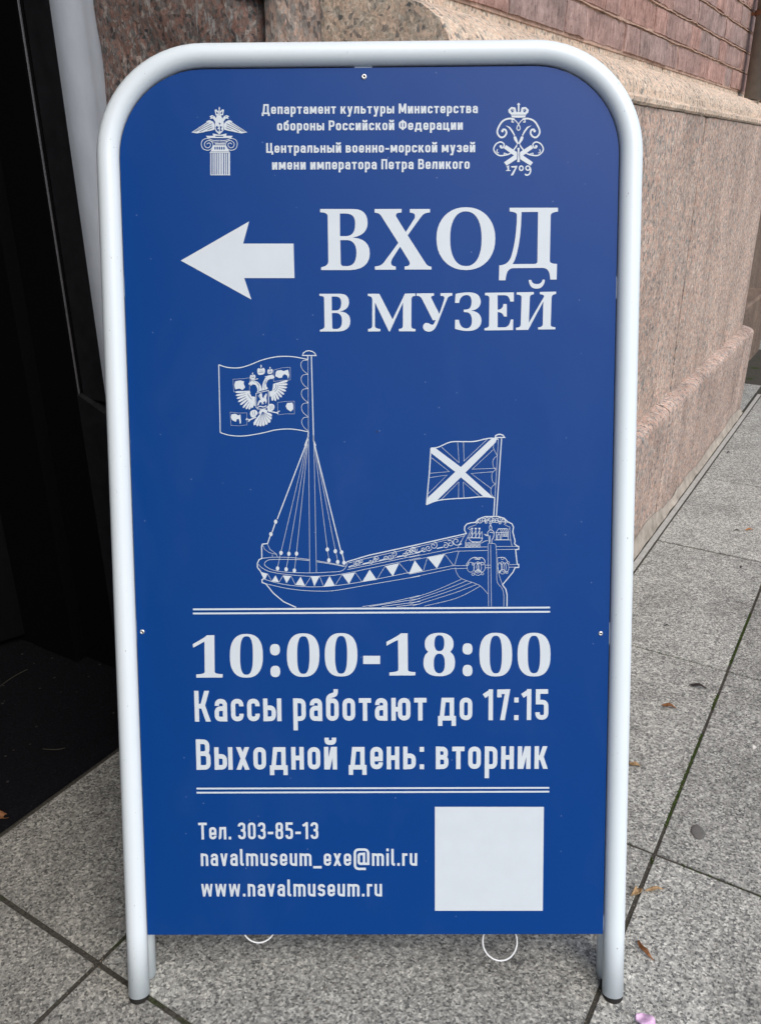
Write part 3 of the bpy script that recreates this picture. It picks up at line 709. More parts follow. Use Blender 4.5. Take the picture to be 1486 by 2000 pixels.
# artwork printed on the panel: outlines in millimetres from the panel's lower left corner
ART = {
'lettering_entrance_large': [
 ('f',0,[(226.3,874.2),(264.5,873.8),(269.3,873.3),(273.2,872),(276.2,869.9),(278.4,866.9),(279.8,863.1),(280.2,858.4),(279.8,854.6),(278.5,851.1),(276.3,848),(273.1,845.5),(268.7,843.5),(263.2,842.2),(269.3,841.2),(274.1,839.4),(277.8,836.9),(280.4,833.6),(281.9,829.5),(282.4,824.4),(281.7,818.8),(279.6,814.2),(276.3,810.6),(271.7,808),(265.8,806.4),(258.7,805.9),(226.4,806.2),(226.6,809.4),(228.7,809.8),(230.6,810.3),(232.3,811.2),(233.6,812.4),(234.5,813.9),(234.9,815.8),(234.8,866.7),(234.4,867.8),(233.6,868.7),(232.4,869.5),(230.8,870),(228.7,870.4),(226.2,870.6)]),
 ('n',0,[(248.7,869),(255.3,868.9),(258.6,868.6),(261.3,867.7),(263.4,866.2),(264.9,864),(265.8,861.1),(266,857.5),(265.7,853.1),(264.8,849.6),(263.3,847.1),(261.3,845.3),(258.9,844.3),(256,843.8),(248.6,843.9)]),
 ('n',0,[(248.8,839.5),(257,839.4),(260.1,838.8),(262.7,837.4),(264.7,835.3),(266.1,832.6),(266.9,829.3),(267.2,825.5),(266.8,820.9),(265.9,817.2),(264.5,814.2),(262.4,812.1),(259.8,810.8),(256.7,810.3),(252.6,810.4),(251.6,810.5),(250.8,810.7),(250.2,811.2),(249.7,811.8),(249.3,812.6),(249.1,813.6)]),
 ('f',0,[(288.3,873.6),(319,873.4),(318.9,869.4),(316.6,869.3),(314.7,869),(313.4,868.4),(312.7,867.5),(312.4,866.4),(312.8,865.1),(323.6,847.7),(333.7,862.9),(334.2,864.8),(334.2,866.3),(333.7,867.5),(332.6,868.4),(330.8,869),(328.4,869.3),(328.4,873.3),(351.3,873.1),(351.3,869.3),(348.6,869.1),(346.5,868.6),(344.7,867.9),(343.2,866.8),(341.9,865.5),(340.6,863.9),(325.8,844.1),(345.3,814.3),(346.3,812.7),(347.4,811.4),(348.5,810.4),(349.8,809.7),(351.2,809.2),(352.9,809),(352.9,805.8),(322.2,806),(322.2,809.4),(323.9,809.6),(325.3,809.8),(326.5,810.3),(327.3,810.9),(327.9,811.8),(328,813),(327.9,813.7),(327.7,814.3),(327.5,814.9),(327.3,815.5),(327,816),(326.7,816.4),(317.1,831.7),(308,818.2),(307.1,815.8),(306.7,813.8),(306.9,812.1),(307.8,810.8),(309.6,809.9),(312.1,809.5),(312.1,805.9),(288.2,806.1),(288.2,809.7),(290.4,809.9),(292.3,810.2),(294.1,810.8),(295.7,811.7),(297.2,812.8),(298.5,814.2),(315.1,835.8),(296.8,864.2),(295.8,865.9),(294.7,867.2),(293.5,868.2),(292,868.9),(290.3,869.4),(288.2,869.7)]),
 ('f',0,[(425.6,839.6),(425.3,833.4),(424.2,827.9),(422.3,822.9),(419.8,818.3),(416.6,814.3),(412.7,811),(408.4,808.3),(403.5,806.4),(398.2,805.2),(392.3,804.8),(386.3,805.3),(381,806.5),(376.1,808.6),(371.7,811.3),(367.9,814.7),(364.6,818.8),(362,823.4),(360.1,828.4),(359,834),(358.6,840.2),(359,846.4),(360.1,851.9),(362,856.9),(364.6,861.4),(367.8,865.4),(371.7,868.7),(376,871.3),(380.8,873.3),(386.1,874.4),(392,874.7),(398,874.3),(403.2,873.1),(408.1,871.1),(412.4,868.4),(416.3,865),(419.5,861),(422.1,856.4),(424,851.4),(425.2,845.9)]),
 ('n',0,[(410.1,839.7),(409.9,833),(409.2,827.7),(408,823),(406.5,818.9),(404.5,815.5),(402.1,812.8),(399.3,810.8),(396.2,809.6),(392.2,809.3),(388.3,809.7),(385.2,810.9),(382.4,813),(380,815.7),(378,819.2),(376.3,823.3),(375.2,828),(374.4,833.3),(374.2,840),(374.4,846.6),(375.1,851.9),(376.3,856.6),(377.9,860.6),(379.9,864),(382.3,866.7),(385,868.6),(388.1,869.8),(392,870.2),(395.9,869.7),(399.1,868.5),(401.8,866.5),(404.2,863.8),(406.3,860.4),(407.9,856.3),(409.1,851.6),(409.8,846.3)]),
 ('f',0,[(441.7,873.7),(496.6,873.3),(496.5,868.9),(494.1,868.7),(492.2,868.3),(490.7,867.7),(489.5,867),(488.7,866.1),(488.4,865),(488,814.7),(488.2,813.6),(488.8,812.7),(489.8,812),(491.4,811.4),(493.5,811.1),(496.3,810.9),(496.1,793.4),(488.9,793.4),(488.5,796.9),(487.9,800),(486.9,802.6),(485.4,804.7),(483.2,806),(480.3,806.6),(446,806.6),(443.3,806),(441.3,804.6),(439.8,802.6),(438.8,800),(438.1,796.8),(437.7,793),(430.1,793.1),(430.4,809.8),(433.4,810.1),(436,810.8),(438.4,811.9),(440.4,813.6),(442.2,816),(443.8,819.1),(445.7,825.6),(447.2,832.8),(448.5,840.7),(449.3,849),(449.9,857.4),(450,865.9),(449.6,867),(448.8,867.9),(447.6,868.5),(445.9,869),(444,869.4),(441.8,869.6)]),
 ('n',0,[(455.3,868.9),(474,868.9),(473.9,813.8),(473.7,812.9),(473.2,812.1),(472.6,811.6),(471.9,811.3),(471,811.1),(470,811.1),(445.6,811.1),(448.2,816),(450.4,823),(452.3,831.8),(453.8,842.4),(454.8,854.8),(455.3,868.9)]),
],
'lettering_entrance_small': [
 ('f',0,[(224.1,779.5),(248.2,779.3),(251.2,779),(253.7,778.2),(255.6,776.9),(257,775),(257.8,772.6),(258.1,769.6),(257.8,767.2),(257,765),(255.6,763.1),(253.6,761.5),(250.8,760.3),(247.4,759.4),(251.2,758.8),(254.2,757.7),(256.5,756.1),(258.2,754.1),(259.1,751.5),(259.4,748.3),(258.9,744.8),(257.7,741.9),(255.6,739.6),(252.7,738),(249,737),(244.5,736.7),(224.2,736.8),(224.4,738.8),(225.7,739.1),(226.9,739.5),(227.9,740),(228.8,740.7),(229.3,741.6),(229.6,742.8),(229.5,774.9),(229.3,775.5),(228.8,776.1),(228,776.6),(227,776.9),(225.7,777.1),(224.1,777.3)]),
 ('n',0,[(238.3,776.3),(242.4,776.3),(244.5,776.1),(246.2,775.5),(247.5,774.5),(248.4,773.2),(249,771.3),(249.2,769.1),(248.9,766.3),(248.4,764.1),(247.4,762.5),(246.2,761.4),(244.7,760.7),(242.9,760.5),(238.2,760.5)]),
 ('n',0,[(238.3,757.7),(243.5,757.7),(245.4,757.3),(247,756.4),(248.3,755.1),(249.2,753.4),(249.7,751.4),(249.8,749),(249.6,746.1),(249,743.7),(248.1,741.9),(246.8,740.6),(245.2,739.8),(243.3,739.5),(240.7,739.5),(240.1,739.5),(239.6,739.7),(239.1,740),(238.8,740.4),(238.6,740.9),(238.5,741.5)]),
 ('f',0,[(279.9,779.1),(293,779),(308.1,749.9),(322.5,779),(334.3,779.1),(334.3,776.2),(332.9,776.1),(331.8,775.8),(331,775.3),(330.4,774.6),(330,773.7),(329.9,772.6),(329.6,742.2),(329.8,741.1),(330.2,740.3),(330.9,739.7),(331.8,739.3),(332.9,739),(334.4,738.9),(334.4,736.2),(315.3,736.4),(315.3,739),(316.6,739.2),(317.7,739.4),(318.6,739.9),(319.2,740.4),(319.7,741.2),(319.9,742.2),(320.2,768.9),(304.9,736.4),(303.7,736.4),(287.9,769.3),(287.7,742.5),(288.1,741.4),(288.7,740.6),(289.6,740),(290.8,739.6),(292.2,739.3),(293.9,739.2),(293.9,736.5),(279.8,736.4),(279.8,739.3),(281.3,739.4),(282.4,739.7),(283.3,740.2),(284,740.8),(284.4,741.6),(284.6,742.5),(284.9,773),(284.6,774.1),(284.1,775),(283.3,775.7),(282.4,776.2),(281.2,776.5),(279.9,776.7)]),
 ('f',0,[(335.7,779.1),(355.7,779.1),(355.7,776.5),(354.3,776.2),(353.3,775.9),(352.7,775.4),(352.5,774.9),(352.5,774.2),(352.8,773.5),(361.9,755.6),(367.5,772.3),(367.7,773.5),(367.6,774.5),(367,775.3),(366.1,775.8),(364.8,776.1),(363.2,776.2),(363.2,779.1),(376.8,779.2),(376.8,776.3),(375.1,776.1),(373.7,775.6),(372.7,775),(371.8,774.2),(371.1,773.2),(370.6,771.9),(359,743),(357.9,740.9),(356.7,739.1),(355.2,737.6),(353.7,736.6),(351.9,735.9),(349.9,735.7),(348,735.9),(346.3,736.4),(344.9,737.2),(343.9,738.3),(343.3,739.6),(343.1,741),(343.2,742.5),(343.7,743.6),(344.4,744.5),(345.3,745.2),(346.3,745.6),(347.4,745.7),(348.7,745.5),(349.8,745.1),(350.8,744.6),(351.7,744),(352.7,743.6),(353.8,743.4),(354.6,743.6),(355.2,744.1),(355.8,744.9),(356.4,746),(357,747.3),(357.8,748.9),(354.5,748.5),(342.1,772.5),(341.4,773.7),(340.6,774.7),(339.7,775.4),(338.6,775.9),(337.2,776.3),(335.7,776.4)]),
 ('f',0,[(379.9,768),(380.5,778.1),(383.1,778.7),(385.8,779.1),(388.6,779.4),(391.4,779.7),(394.1,779.8),(396.8,779.8),(400.6,779.4),(403.7,778.4),(406.2,776.9),(407.9,774.8),(409,772.3),(409.4,769.4),(409.1,766.6),(408.1,764.2),(406.4,762.3),(404.2,760.8),(401.5,759.7),(398.3,759.1),(401.9,758.5),(404.9,757.3),(407.3,755.6),(408.9,753.4),(410,750.8),(410.3,747.7),(409.8,744),(408.2,741.1),(405.7,738.8),(402.6,737.3),(398.9,736.4),(394.9,736.2),(392.3,736.3),(389.7,736.5),(387.2,736.9),(384.7,737.4),(382.3,738),(379.9,738.7),(380.1,748.9),(384.5,748.9),(385,746),(385.9,743.6),(387.1,741.7),(388.7,740.3),(390.6,739.4),(392.8,739),(394.7,739.3),(396.3,739.9),(397.6,741.1),(398.6,742.8),(399.2,745),(399.4,747.8),(399.2,750.8),(398.5,753.3),(397.5,755.2),(396,756.5),(394.1,757.3),(391.7,757.6),(390,757.6),(390,760.4),(392.7,760.4),(394.6,760.7),(396.2,761.5),(397.4,762.7),(398.2,764.3),(398.7,766.5),(398.9,769.1),(398.7,771.5),(398.2,773.5),(397.4,775),(396.3,776),(394.9,776.6),(393.3,776.8),(391.1,776.6),(389.2,775.9),(387.6,774.8),(386.2,773.1),(385.2,770.8),(384.6,768)]),
 ('f',0,[(414.3,779.1),(447.3,779.4),(447.4,769.1),(443.2,769.1),(442.6,771.6),(441.8,773.5),(440.7,774.8),(439.4,775.7),(437.9,776.1),(436,776.3),(428.7,776.3),(428.9,759.9),(430.6,760.1),(432.1,760.6),(433.4,761.5),(434.4,762.7),(435.1,764.3),(435.4,766.4),(439.3,766.3),(439.5,752.1),(436.2,752.2),(435.5,753.7),(434.7,755),(433.7,756),(432.4,756.7),(430.8,757.1),(428.9,757.3),(429,740),(436.2,739.9),(438.4,740.2),(440.2,741),(441.6,742.2),(442.6,743.9),(443.4,746.1),(444,748.8),(446.9,748.8),(446.8,736.8),(413.9,736.6),(413.9,739.3),(415.4,739.4),(416.7,739.7),(417.6,740.1),(418.4,740.7),(418.8,741.5),(419.1,742.5),(419.3,773),(419.1,774.1),(418.6,774.9),(417.9,775.6),(416.9,776.1),(415.7,776.3),(414.3,776.4)]),
 ('f',0,[(450.6,779.4),(470.1,779.6),(470.2,777),(468.7,776.8),(467.5,776.4),(466.7,775.9),(466.1,775.2),(465.8,774.5),(465.7,773.6),(464.9,745),(481.9,774.1),(481.9,774.9),(481.6,775.6),(481,776.2),(480.1,776.6),(478.8,776.9),(477.2,777),(477.1,779.6),(495.7,779.9),(495.7,777.2),(494.3,777),(493.1,776.6),(492.1,776.1),(491.4,775.4),(490.9,774.5),(490.6,773.4),(490,742.4),(490.2,741.5),(490.8,740.8),(491.5,740.3),(492.6,740),(493.9,739.8),(495.4,739.7),(495.4,737.3),(475.6,737.2),(475.5,739.7),(477.2,739.8),(478.5,740.1),(479.5,740.6),(480.2,741.2),(480.7,742.1),(480.9,743.1),(481.2,768.8),(464.2,736.9),(450.1,736.8),(450.1,739.4),(451.8,739.6),(453.1,739.9),(454.1,740.3),(454.8,741),(455.3,741.7),(455.5,742.7),(456.2,773.7),(456,774.6),(455.5,775.4),(454.8,776),(453.7,776.4),(452.4,776.7),(450.6,776.8)]),
 ('f',0,[(464.2,793.2),(464.7,790.2),(465.6,787.8),(466.9,785.8),(468.6,784.4),(470.8,783.6),(473.4,783.3),(476,783.6),(478.3,784.4),(480,785.9),(481.4,787.9),(482.3,790.4),(482.7,793.3),(480.1,793.5),(479.6,791.9),(478.9,790.7),(477.9,789.7),(476.8,789),(475.4,788.6),(473.7,788.5),(472.1,788.6),(470.6,789),(469.4,789.6),(468.3,790.5),(467.6,791.7),(467.1,793.2)]),
],
'arrow': [
 ('f',0,[(65.7,818.1),(145.1,861.1),(137.7,836.5),(195.4,836),(195.8,797.4),(138.1,797.9),(145.8,773.6)]),
],
'lettering_hours': [
 ('f',0,[(84.1,379.6),(92.9,379.7),(92.1,334.8),(92.4,333.8),(93.2,333.1),(94.4,332.6),(96.3,332.2),(98.7,331.9),(101.7,331.7),(101.4,327.6),(69.7,327.6),(69.9,331.6),(73,331.8),(75.6,332.1),(77.6,332.5),(78.9,333.1),(79.8,333.9),(80.1,334.8),(80.8,371.9),(79.7,371.4),(78.3,370.7),(76.6,369.8),(74.3,368.4),(71.2,366.7),(67.1,364.4),(66.6,368.6),(69.8,370.5),(72.9,372.3),(75.8,374),(78.7,375.7),(81.4,377.5),(84.1,379.6)]),
 ('f',0,[(150.5,354.1),(150.2,347.5),(149.3,342.8),(148.1,338.7),(146.3,335.3),(144.2,332.4),(141.6,330.2),(138.6,328.6),(135,327.6),(130.1,327.3),(125.2,327.7),(121.7,328.7),(118.8,330.3),(116.3,332.6),(114.3,335.4),(112.7,338.9),(111.6,342.9),(111,347.7),(110.9,354.3),(111.3,360.9),(112.2,365.7),(113.4,369.7),(115.2,373.1),(117.3,375.9),(119.9,378.1),(122.9,379.7),(126.4,380.7),(131.3,381),(136.2,380.6),(139.7,379.6),(142.6,378),(145.1,375.8),(147.1,372.9),(148.7,369.5),(149.8,365.5),(150.4,360.7)]),
 ('n',0,[(138.5,354.6),(138.3,347.5),(137.9,343),(137.2,339.2),(136.4,336.2),(135.4,333.9),(134.1,332.2),(132.6,331.2),(130.3,330.9),(128,331.2),(126.5,332.3),(125.3,334),(124.4,336.3),(123.7,339.3),(123.3,343),(123,347.6),(123.1,354.7),(123.4,361.7),(123.8,366.3),(124.4,369.9),(125.2,372.9),(126.3,375.2),(127.5,376.9),(129,377.9),(131.3,378.2),(133.6,377.9),(135.1,376.9),(136.3,375.2),(137.2,372.9),(137.9,369.9),(138.4,366.2),(138.6,361.6)]),
 ('f',0,[(171.2,361.6),(170.8,358.6),(169.9,356.7),(168.5,355.4),(166.5,354.7),(163.6,354.7),(161.6,355.4),(160.3,356.7),(159.4,358.7),(159.2,361.6),(159.5,364.6),(160.4,366.6),(161.9,367.9),(163.8,368.5),(166.8,368.5),(168.7,367.8),(170.1,366.5),(170.9,364.6)]),
 ('f',0,[(171,334.8),(170.7,331.9),(169.8,329.9),(168.4,328.6),(166.4,327.9),(163.5,327.9),(161.6,328.6),(160.2,329.9),(159.4,331.9),(159.2,334.9),(159.5,337.9),(160.4,339.8),(161.8,341.1),(163.7,341.8),(166.7,341.8),(168.6,341.1),(170,339.8),(170.8,337.8)]),
 ('f',0,[(218.4,354.7),(218,348.1),(217.2,343.4),(216,339.3),(214.3,335.9),(212.2,333.1),(209.7,330.9),(206.8,329.3),(203.3,328.3),(198.5,328),(193.7,328.3),(190.2,329.3),(187.3,331),(184.8,333.2),(182.8,336.1),(181.3,339.5),(180.2,343.5),(179.5,348.3),(179.4,354.9),(179.8,361.5),(180.6,366.2),(181.8,370.2),(183.5,373.6),(185.6,376.4),(188.1,378.6),(191,380.2),(194.5,381.1),(199.3,381.4),(204.1,381.1),(207.5,380.1),(210.4,378.5),(212.9,376.3),(214.9,373.4),(216.4,370),(217.6,366),(218.2,361.3)]),
 ('n',0,[(206.5,354.8),(206.3,347.8),(205.9,343.4),(205.4,339.7),(204.6,336.8),(203.6,334.5),(202.4,332.9),(201,331.9),(198.8,331.6),(196.6,331.9),(195.1,332.9),(194,334.6),(193.1,336.9),(192.4,339.8),(191.9,343.4),(191.7,347.9),(191.7,354.8),(191.9,361.7),(192.3,366.2),(192.9,369.8),(193.7,372.7),(194.6,375),(195.8,376.6),(197.3,377.6),(199.5,377.9),(201.7,377.6),(203.1,376.6),(204.2,374.9),(205.1,372.7),(205.8,369.7),(206.3,366.1),(206.5,361.7)]),
 ('f',0,[(263.9,354.9),(263.6,348.3),(262.8,343.6),(261.6,339.6),(260,336.2),(257.9,333.4),(255.3,331.1),(252.4,329.5),(248.9,328.6),(244.1,328.3),(239.2,328.6),(235.8,329.6),(232.8,331.2),(230.4,333.5),(228.3,336.3),(226.7,339.7),(225.6,343.8),(225,348.5),(224.8,355.1),(225.1,361.6),(225.9,366.3),(227.1,370.3),(228.8,373.7),(230.9,376.5),(233.4,378.7),(236.4,380.3),(239.8,381.2),(244.6,381.5),(249.4,381.2),(252.9,380.2),(255.8,378.6),(258.3,376.4),(260.3,373.6),(261.9,370.2),(263,366.2),(263.7,361.5)]),
 ('n',0,[(251.6,354.9),(251.4,348),(251.1,343.5),(250.5,339.9),(249.8,336.9),(248.8,334.6),(247.7,333),(246.3,332),(244.1,331.7),(241.9,332),(240.5,333),(239.4,334.7),(238.5,337),(237.9,339.9),(237.4,343.5),(237.1,348),(237.1,354.9),(237.3,361.8),(237.7,366.3),(238.2,369.9),(239,372.8),(239.9,375.1),(241,376.7),(242.5,377.7),(244.6,378),(246.8,377.7),(248.1,376.7),(249.3,375),(250.1,372.8),(250.8,369.8),(251.3,366.2),(251.6,361.8)]),
 ('f',0,[(270.8,353.6),(291.1,353.5),(291,343.4),(270.7,343.5)]),
 ('f',0,[(316.2,380.9),(324.2,380.8),(324.4,336.2),(324.7,335.2),(325.4,334.5),(326.5,334),(328.2,333.6),(330.5,333.4),(333.4,333.2),(333.2,329.2),(302.1,329.2),(302.1,333),(305.2,333.2),(307.9,333.6),(310,334),(311.6,334.6),(312.5,335.3),(312.9,336.2),(312.6,372.9),(311.1,372.2),(309.3,371.4),(307.3,370.3),(304.9,369.1),(302.2,367.6),(299,365.7),(298.7,370.4),(301.9,372.1),(305,373.8),(308,375.5),(310.9,377.1),(313.7,378.9),(316.2,380.9)]),
 ('f',0,[(379,367.6),(378.7,364.1),(377.7,361.4),(376.1,359),(374,357.1),(371.2,355.6),(368,354.6),(364.2,354.1),(359.4,354.1),(355.6,354.7),(352.4,355.7),(349.7,357.2),(347.5,359.2),(345.9,361.5),(344.9,364.3),(344.6,367.8),(344.9,371.2),(345.9,374),(347.5,376.3),(349.7,378.3),(352.4,379.7),(355.6,380.7),(359.4,381.2),(364.2,381.2),(368,380.7),(371.2,379.7),(373.9,378.1),(376.1,376.2),(377.7,373.8),(378.7,371.1)]),
 ('f',0,[(380.8,344.7),(380.5,340.4),(379.6,337.2),(378.1,334.5),(376.1,332.2),(373.5,330.4),(370.4,329.1),(366.7,328.3),(361.9,328.1),(357.1,328.4),(353.4,329.2),(350.3,330.5),(347.7,332.3),(345.7,334.6),(344.2,337.4),(343.3,340.6),(343,344.9),(343.3,349.1),(344.2,352.3),(345.7,355.1),(347.8,357.3),(350.3,359.1),(353.4,360.4),(357.1,361.2),(361.9,361.4),(366.7,361.1),(370.4,360.3),(373.4,359),(376,357.2),(378.1,354.9),(379.6,352.2),(380.5,349)]),
 ('n',0,[(368,368.6),(367.8,365.4),(367.3,363.1),(366.5,361.3),(365.4,359.9),(364,359.1),(362,358.9),(360.1,359.1),(358.7,360),(357.6,361.3),(356.8,363.2),(356.2,365.5),(356.1,368.7),(356.3,371.8),(356.8,374.2),(357.6,376),(358.7,377.3),(360.1,378.1),(362,378.4),(364,378.1),(365.4,377.3),(366.5,375.9),(367.3,374.1),(367.8,371.8)]),
 ('n',0,[(368.7,343.7),(368.5,339.8),(367.9,336.9),(367,334.7),(365.7,333),(364.2,332),(362,331.6),(359.8,332),(358.2,333),(357,334.7),(356,337),(355.5,339.8),(355.3,343.8),(355.5,347.7),(356,350.5),(357,352.8),(358.2,354.5),(359.8,355.5),(362,355.8),(364.1,355.5),(365.7,354.4),(367,352.8),(367.9,350.5),(368.5,347.6)]),
 ('f',0,[(401.6,361.4),(401.4,358.5),(400.5,356.6),(399.1,355.3),(397.2,354.6),(394.2,354.6),(392.3,355.3),(390.9,356.6),(390,358.5),(389.7,361.5),(390,364.4),(390.8,366.3),(392.2,367.6),(394.2,368.3),(397.1,368.2),(399.1,367.6),(400.5,366.3),(401.3,364.3)]),
 ('f',0,[(401.7,334.9),(401.5,332),(400.6,330),(399.3,328.7),(397.3,328),(394.4,328),(392.5,328.7),(391.1,330.1),(390.2,332),(389.9,335),(390.2,338),(391.1,339.9),(392.4,341.2),(394.4,341.9),(397.3,341.9),(399.2,341.2),(400.6,339.9),(401.4,337.9)]),
 ('f',0,[(449.1,354.2),(448.9,347.6),(448.3,342.9),(447.1,338.8),(445.5,335.4),(443.5,332.6),(441,330.3),(438,328.7),(434.6,327.8),(429.7,327.5),(424.9,327.8),(421.4,328.8),(418.5,330.4),(415.9,332.7),(413.9,335.5),(412.2,339),(411,343),(410.3,347.8),(410,354.4),(410.2,361),(410.9,365.7),(412,369.7),(413.7,373.1),(415.7,375.9),(418.2,378.1),(421.1,379.7),(424.6,380.7),(429.4,381),(434.2,380.6),(437.7,379.6),(440.6,378),(443.1,375.8),(445.2,373),(446.9,369.6),(448.1,365.5),(448.8,360.8)]),
 ('n',0,[(436.9,354.3),(436.8,347.4),(436.5,343),(436,339.3),(435.3,336.4),(434.4,334.1),(433.3,332.5),(431.9,331.5),(429.7,331.2),(427.5,331.5),(426.1,332.5),(425,334.2),(424,336.5),(423.3,339.4),(422.7,343),(422.4,347.5),(422.3,354.4),(422.3,361.3),(422.6,365.7),(423.1,369.3),(423.8,372.3),(424.7,374.5),(425.8,376.2),(427.2,377.1),(429.4,377.5),(431.6,377.1),(433,376.1),(434.1,374.5),(435.1,372.2),(435.8,369.3),(436.4,365.7),(436.7,361.2)]),
 ('f',0,[(495,354),(494.8,347.4),(494.2,342.6),(493,338.6),(491.4,335.2),(489.4,332.4),(486.9,330.1),(483.9,328.5),(480.4,327.6),(475.6,327.3),(470.7,327.6),(467.2,328.6),(464.2,330.2),(461.6,332.5),(459.5,335.3),(457.8,338.8),(456.6,342.8),(455.9,347.6),(455.6,354.2),(455.7,360.8),(456.4,365.5),(457.6,369.5),(459.2,372.9),(461.2,375.7),(463.7,377.9),(466.6,379.5),(470.1,380.5),(475,380.8),(479.8,380.4),(483.3,379.4),(486.3,377.8),(488.8,375.6),(490.9,372.7),(492.6,369.3),(493.9,365.3),(494.6,360.6)]),
 ('n',0,[(482.6,354.2),(482.5,347.3),(482.3,342.9),(481.8,339.3),(481.1,336.4),(480.2,334.1),(479.1,332.4),(477.6,331.5),(475.4,331.1),(473.2,331.5),(471.8,332.5),(470.6,334.1),(469.7,336.4),(468.9,339.3),(468.3,342.9),(468,347.4),(467.8,354.3),(467.8,361.1),(468.1,365.6),(468.6,369.2),(469.3,372.1),(470.2,374.3),(471.3,375.9),(472.7,376.9),(474.9,377.2),(477.1,376.9),(478.6,375.9),(479.7,374.3),(480.7,372),(481.4,369.1),(482,365.5),(482.4,361.1)]),
],
'rule_line_upper': [
 ('s',2.11,0,0,[(68.1,411.2),(493.6,411.3)]),
 ('s',2.11,0,0,[(67.9,406.2),(493.7,406.2)]),
],
'rule_line_lower': [
 ('s',2.11,0,0,[(66.1,188.8),(495.6,188.3)]),
 ('s',2.11,0,0,[(66,183.6),(495.7,183.5)]),
],
'white_square': [
 ('f',0,[(356.7,164.7),(489.4,164.2),(489.7,30.6),(356.7,30.9)]),
],
'ship_drawing': [
 ('s',1.20,0,0,[(209.1,617.5),(208,611.5),(170.9,519.1)]),
 ('s',1.20,0,0,[(168.1,513.7),(164.5,503.6)]),
 ('s',1.20,0,0,[(162,498.8),(158.8,490),(152.7,489.4),(151.7,486.7),(151.7,472.3),(148.3,470.7),(146.2,466.2),(146.3,461.4),(150,456.6),(153.7,448.3),(151.3,446.6),(151.5,443.3),(155.8,441.7),(164.5,430.4),(176.5,420),(191.4,413)]),
 ('s',1.20,0,0,[(215.1,617.4),(215,611.4),(245.2,481.4)]),
 ('s',1.20,0,0,[(247.2,476.6),(248.9,469.1)]),
 ('s',1.20,0,0,[(250.4,466),(253.2,467.9),(278.9,475.5),(339.2,488.3)]),
 ('f',0,[(170.9,516),(170.6,514.7),(169.9,513.8),(168.9,513.5),(167.9,513.8),(167.1,514.8),(166.9,516.1),(167.2,517.3),(167.9,518.3),(169,518.6),(170,518.3),(170.7,517.3)]),
 ('f',0,[(165,501.3),(164.7,500),(163.9,499),(162.9,498.7),(161.9,499.1),(161.2,500),(160.9,501.3),(161.2,502.6),(162,503.5),(163,503.9),(164,503.5),(164.7,502.6)]),
 ('f',0,[(248.4,479),(248.1,477.7),(247.4,476.8),(246.4,476.4),(245.4,476.8),(244.6,477.8),(244.4,479.1),(244.7,480.3),(245.4,481.3),(246.4,481.6),(247.4,481.3),(248.2,480.3)]),
 ('f',0,[(251.1,466.6),(250.8,465.3),(250.1,464.3),(249.1,464),(248.1,464.4),(247.3,465.3),(247.1,466.6),(247.4,467.9),(248.1,468.9),(249.1,469.2),(250.1,468.8),(250.9,467.9)]),
 ('f',0,[(176.6,478.7),(176.3,477.4),(175.6,476.5),(174.5,476.2),(173.5,476.5),(172.8,477.5),(172.5,478.8),(172.8,480.1),(173.6,481),(174.6,481.3),(175.6,481),(176.4,480)]),
 ('f',0,[(185.9,477.7),(185.6,476.4),(184.9,475.5),(183.9,475.2),(182.8,475.5),(182.1,476.5),(181.9,477.8),(182.2,479.1),(182.9,480),(183.9,480.3),(184.9,480),(185.7,479)]),
 ('f',0,[(195,477.8),(194.7,476.5),(193.9,475.6),(192.9,475.2),(191.9,475.6),(191.2,476.5),(190.9,477.8),(191.2,479.1),(192,480.1),(193,480.4),(194,480.1),(194.7,479.1)]),
 ('f',0,[(172.2,460.2),(171.9,458.9),(171.1,457.9),(170.1,457.6),(169.1,457.9),(168.4,458.9),(168.1,460.2),(168.4,461.5),(169.2,462.4),(170.2,462.8),(171.2,462.4),(172,461.5)]),
 ('f',0,[(182.4,459),(182.1,457.7),(181.3,456.8),(180.3,456.4),(179.3,456.8),(178.5,457.7),(178.3,459),(178.6,460.3),(179.3,461.3),(180.4,461.6),(181.4,461.3),(182.1,460.3)]),
 ('f',0,[(192.1,457.5),(191.8,456.2),(191,455.2),(190,454.9),(189,455.2),(188.3,456.2),(188,457.5),(188.3,458.8),(189.1,459.7),(190.1,460.1),(191.1,459.7),(191.8,458.8)]),
 ('f',0,[(231.6,482.5),(231.3,481.2),(230.5,480.3),(229.5,480),(228.5,480.3),(227.8,481.3),(227.5,482.6),(227.8,483.8),(228.6,484.8),(229.6,485.1),(230.6,484.8),(231.3,483.8)]),
 ('f',0,[(241,480.4),(240.7,479.1),(240,478.2),(238.9,477.9),(237.9,478.2),(237.2,479.2),(236.9,480.5),(237.2,481.8),(238,482.7),(239,483),(240,482.7),(240.7,481.7)]),
 ('f',0,[(233.2,469.6),(232.9,468.3),(232.1,467.3),(231.1,467),(230.1,467.3),(229.4,468.3),(229.1,469.6),(229.4,470.9),(230.1,471.8),(231.2,472.2),(232.2,471.8),(232.9,470.9)]),
 ('f',0,[(243.7,467.6),(243.4,466.3),(242.7,465.3),(241.6,465),(240.6,465.4),(239.9,466.3),(239.6,467.6),(239.9,468.9),(240.7,469.9),(241.7,470.2),(242.7,469.8),(243.4,468.9)]),
 ('s',0.42,0,0,[(209.3,613.5),(208.7,516.9),(208.3,454.9)]),
 ('s',0.42,0,0,[(215.4,609.4),(216.2,454.9)]),
 ('s',0.42,0,0,[(207.5,609.5),(174.9,481.1)]),
 ('s',0.42,0,0,[(207.9,608.2),(184.1,480.3)]),
 ('s',0.42,0,0,[(208.3,606.8),(193.1,480.3)]),
 ('s',0.42,0,0,[(173.7,476.6),(170.5,462.6)]),
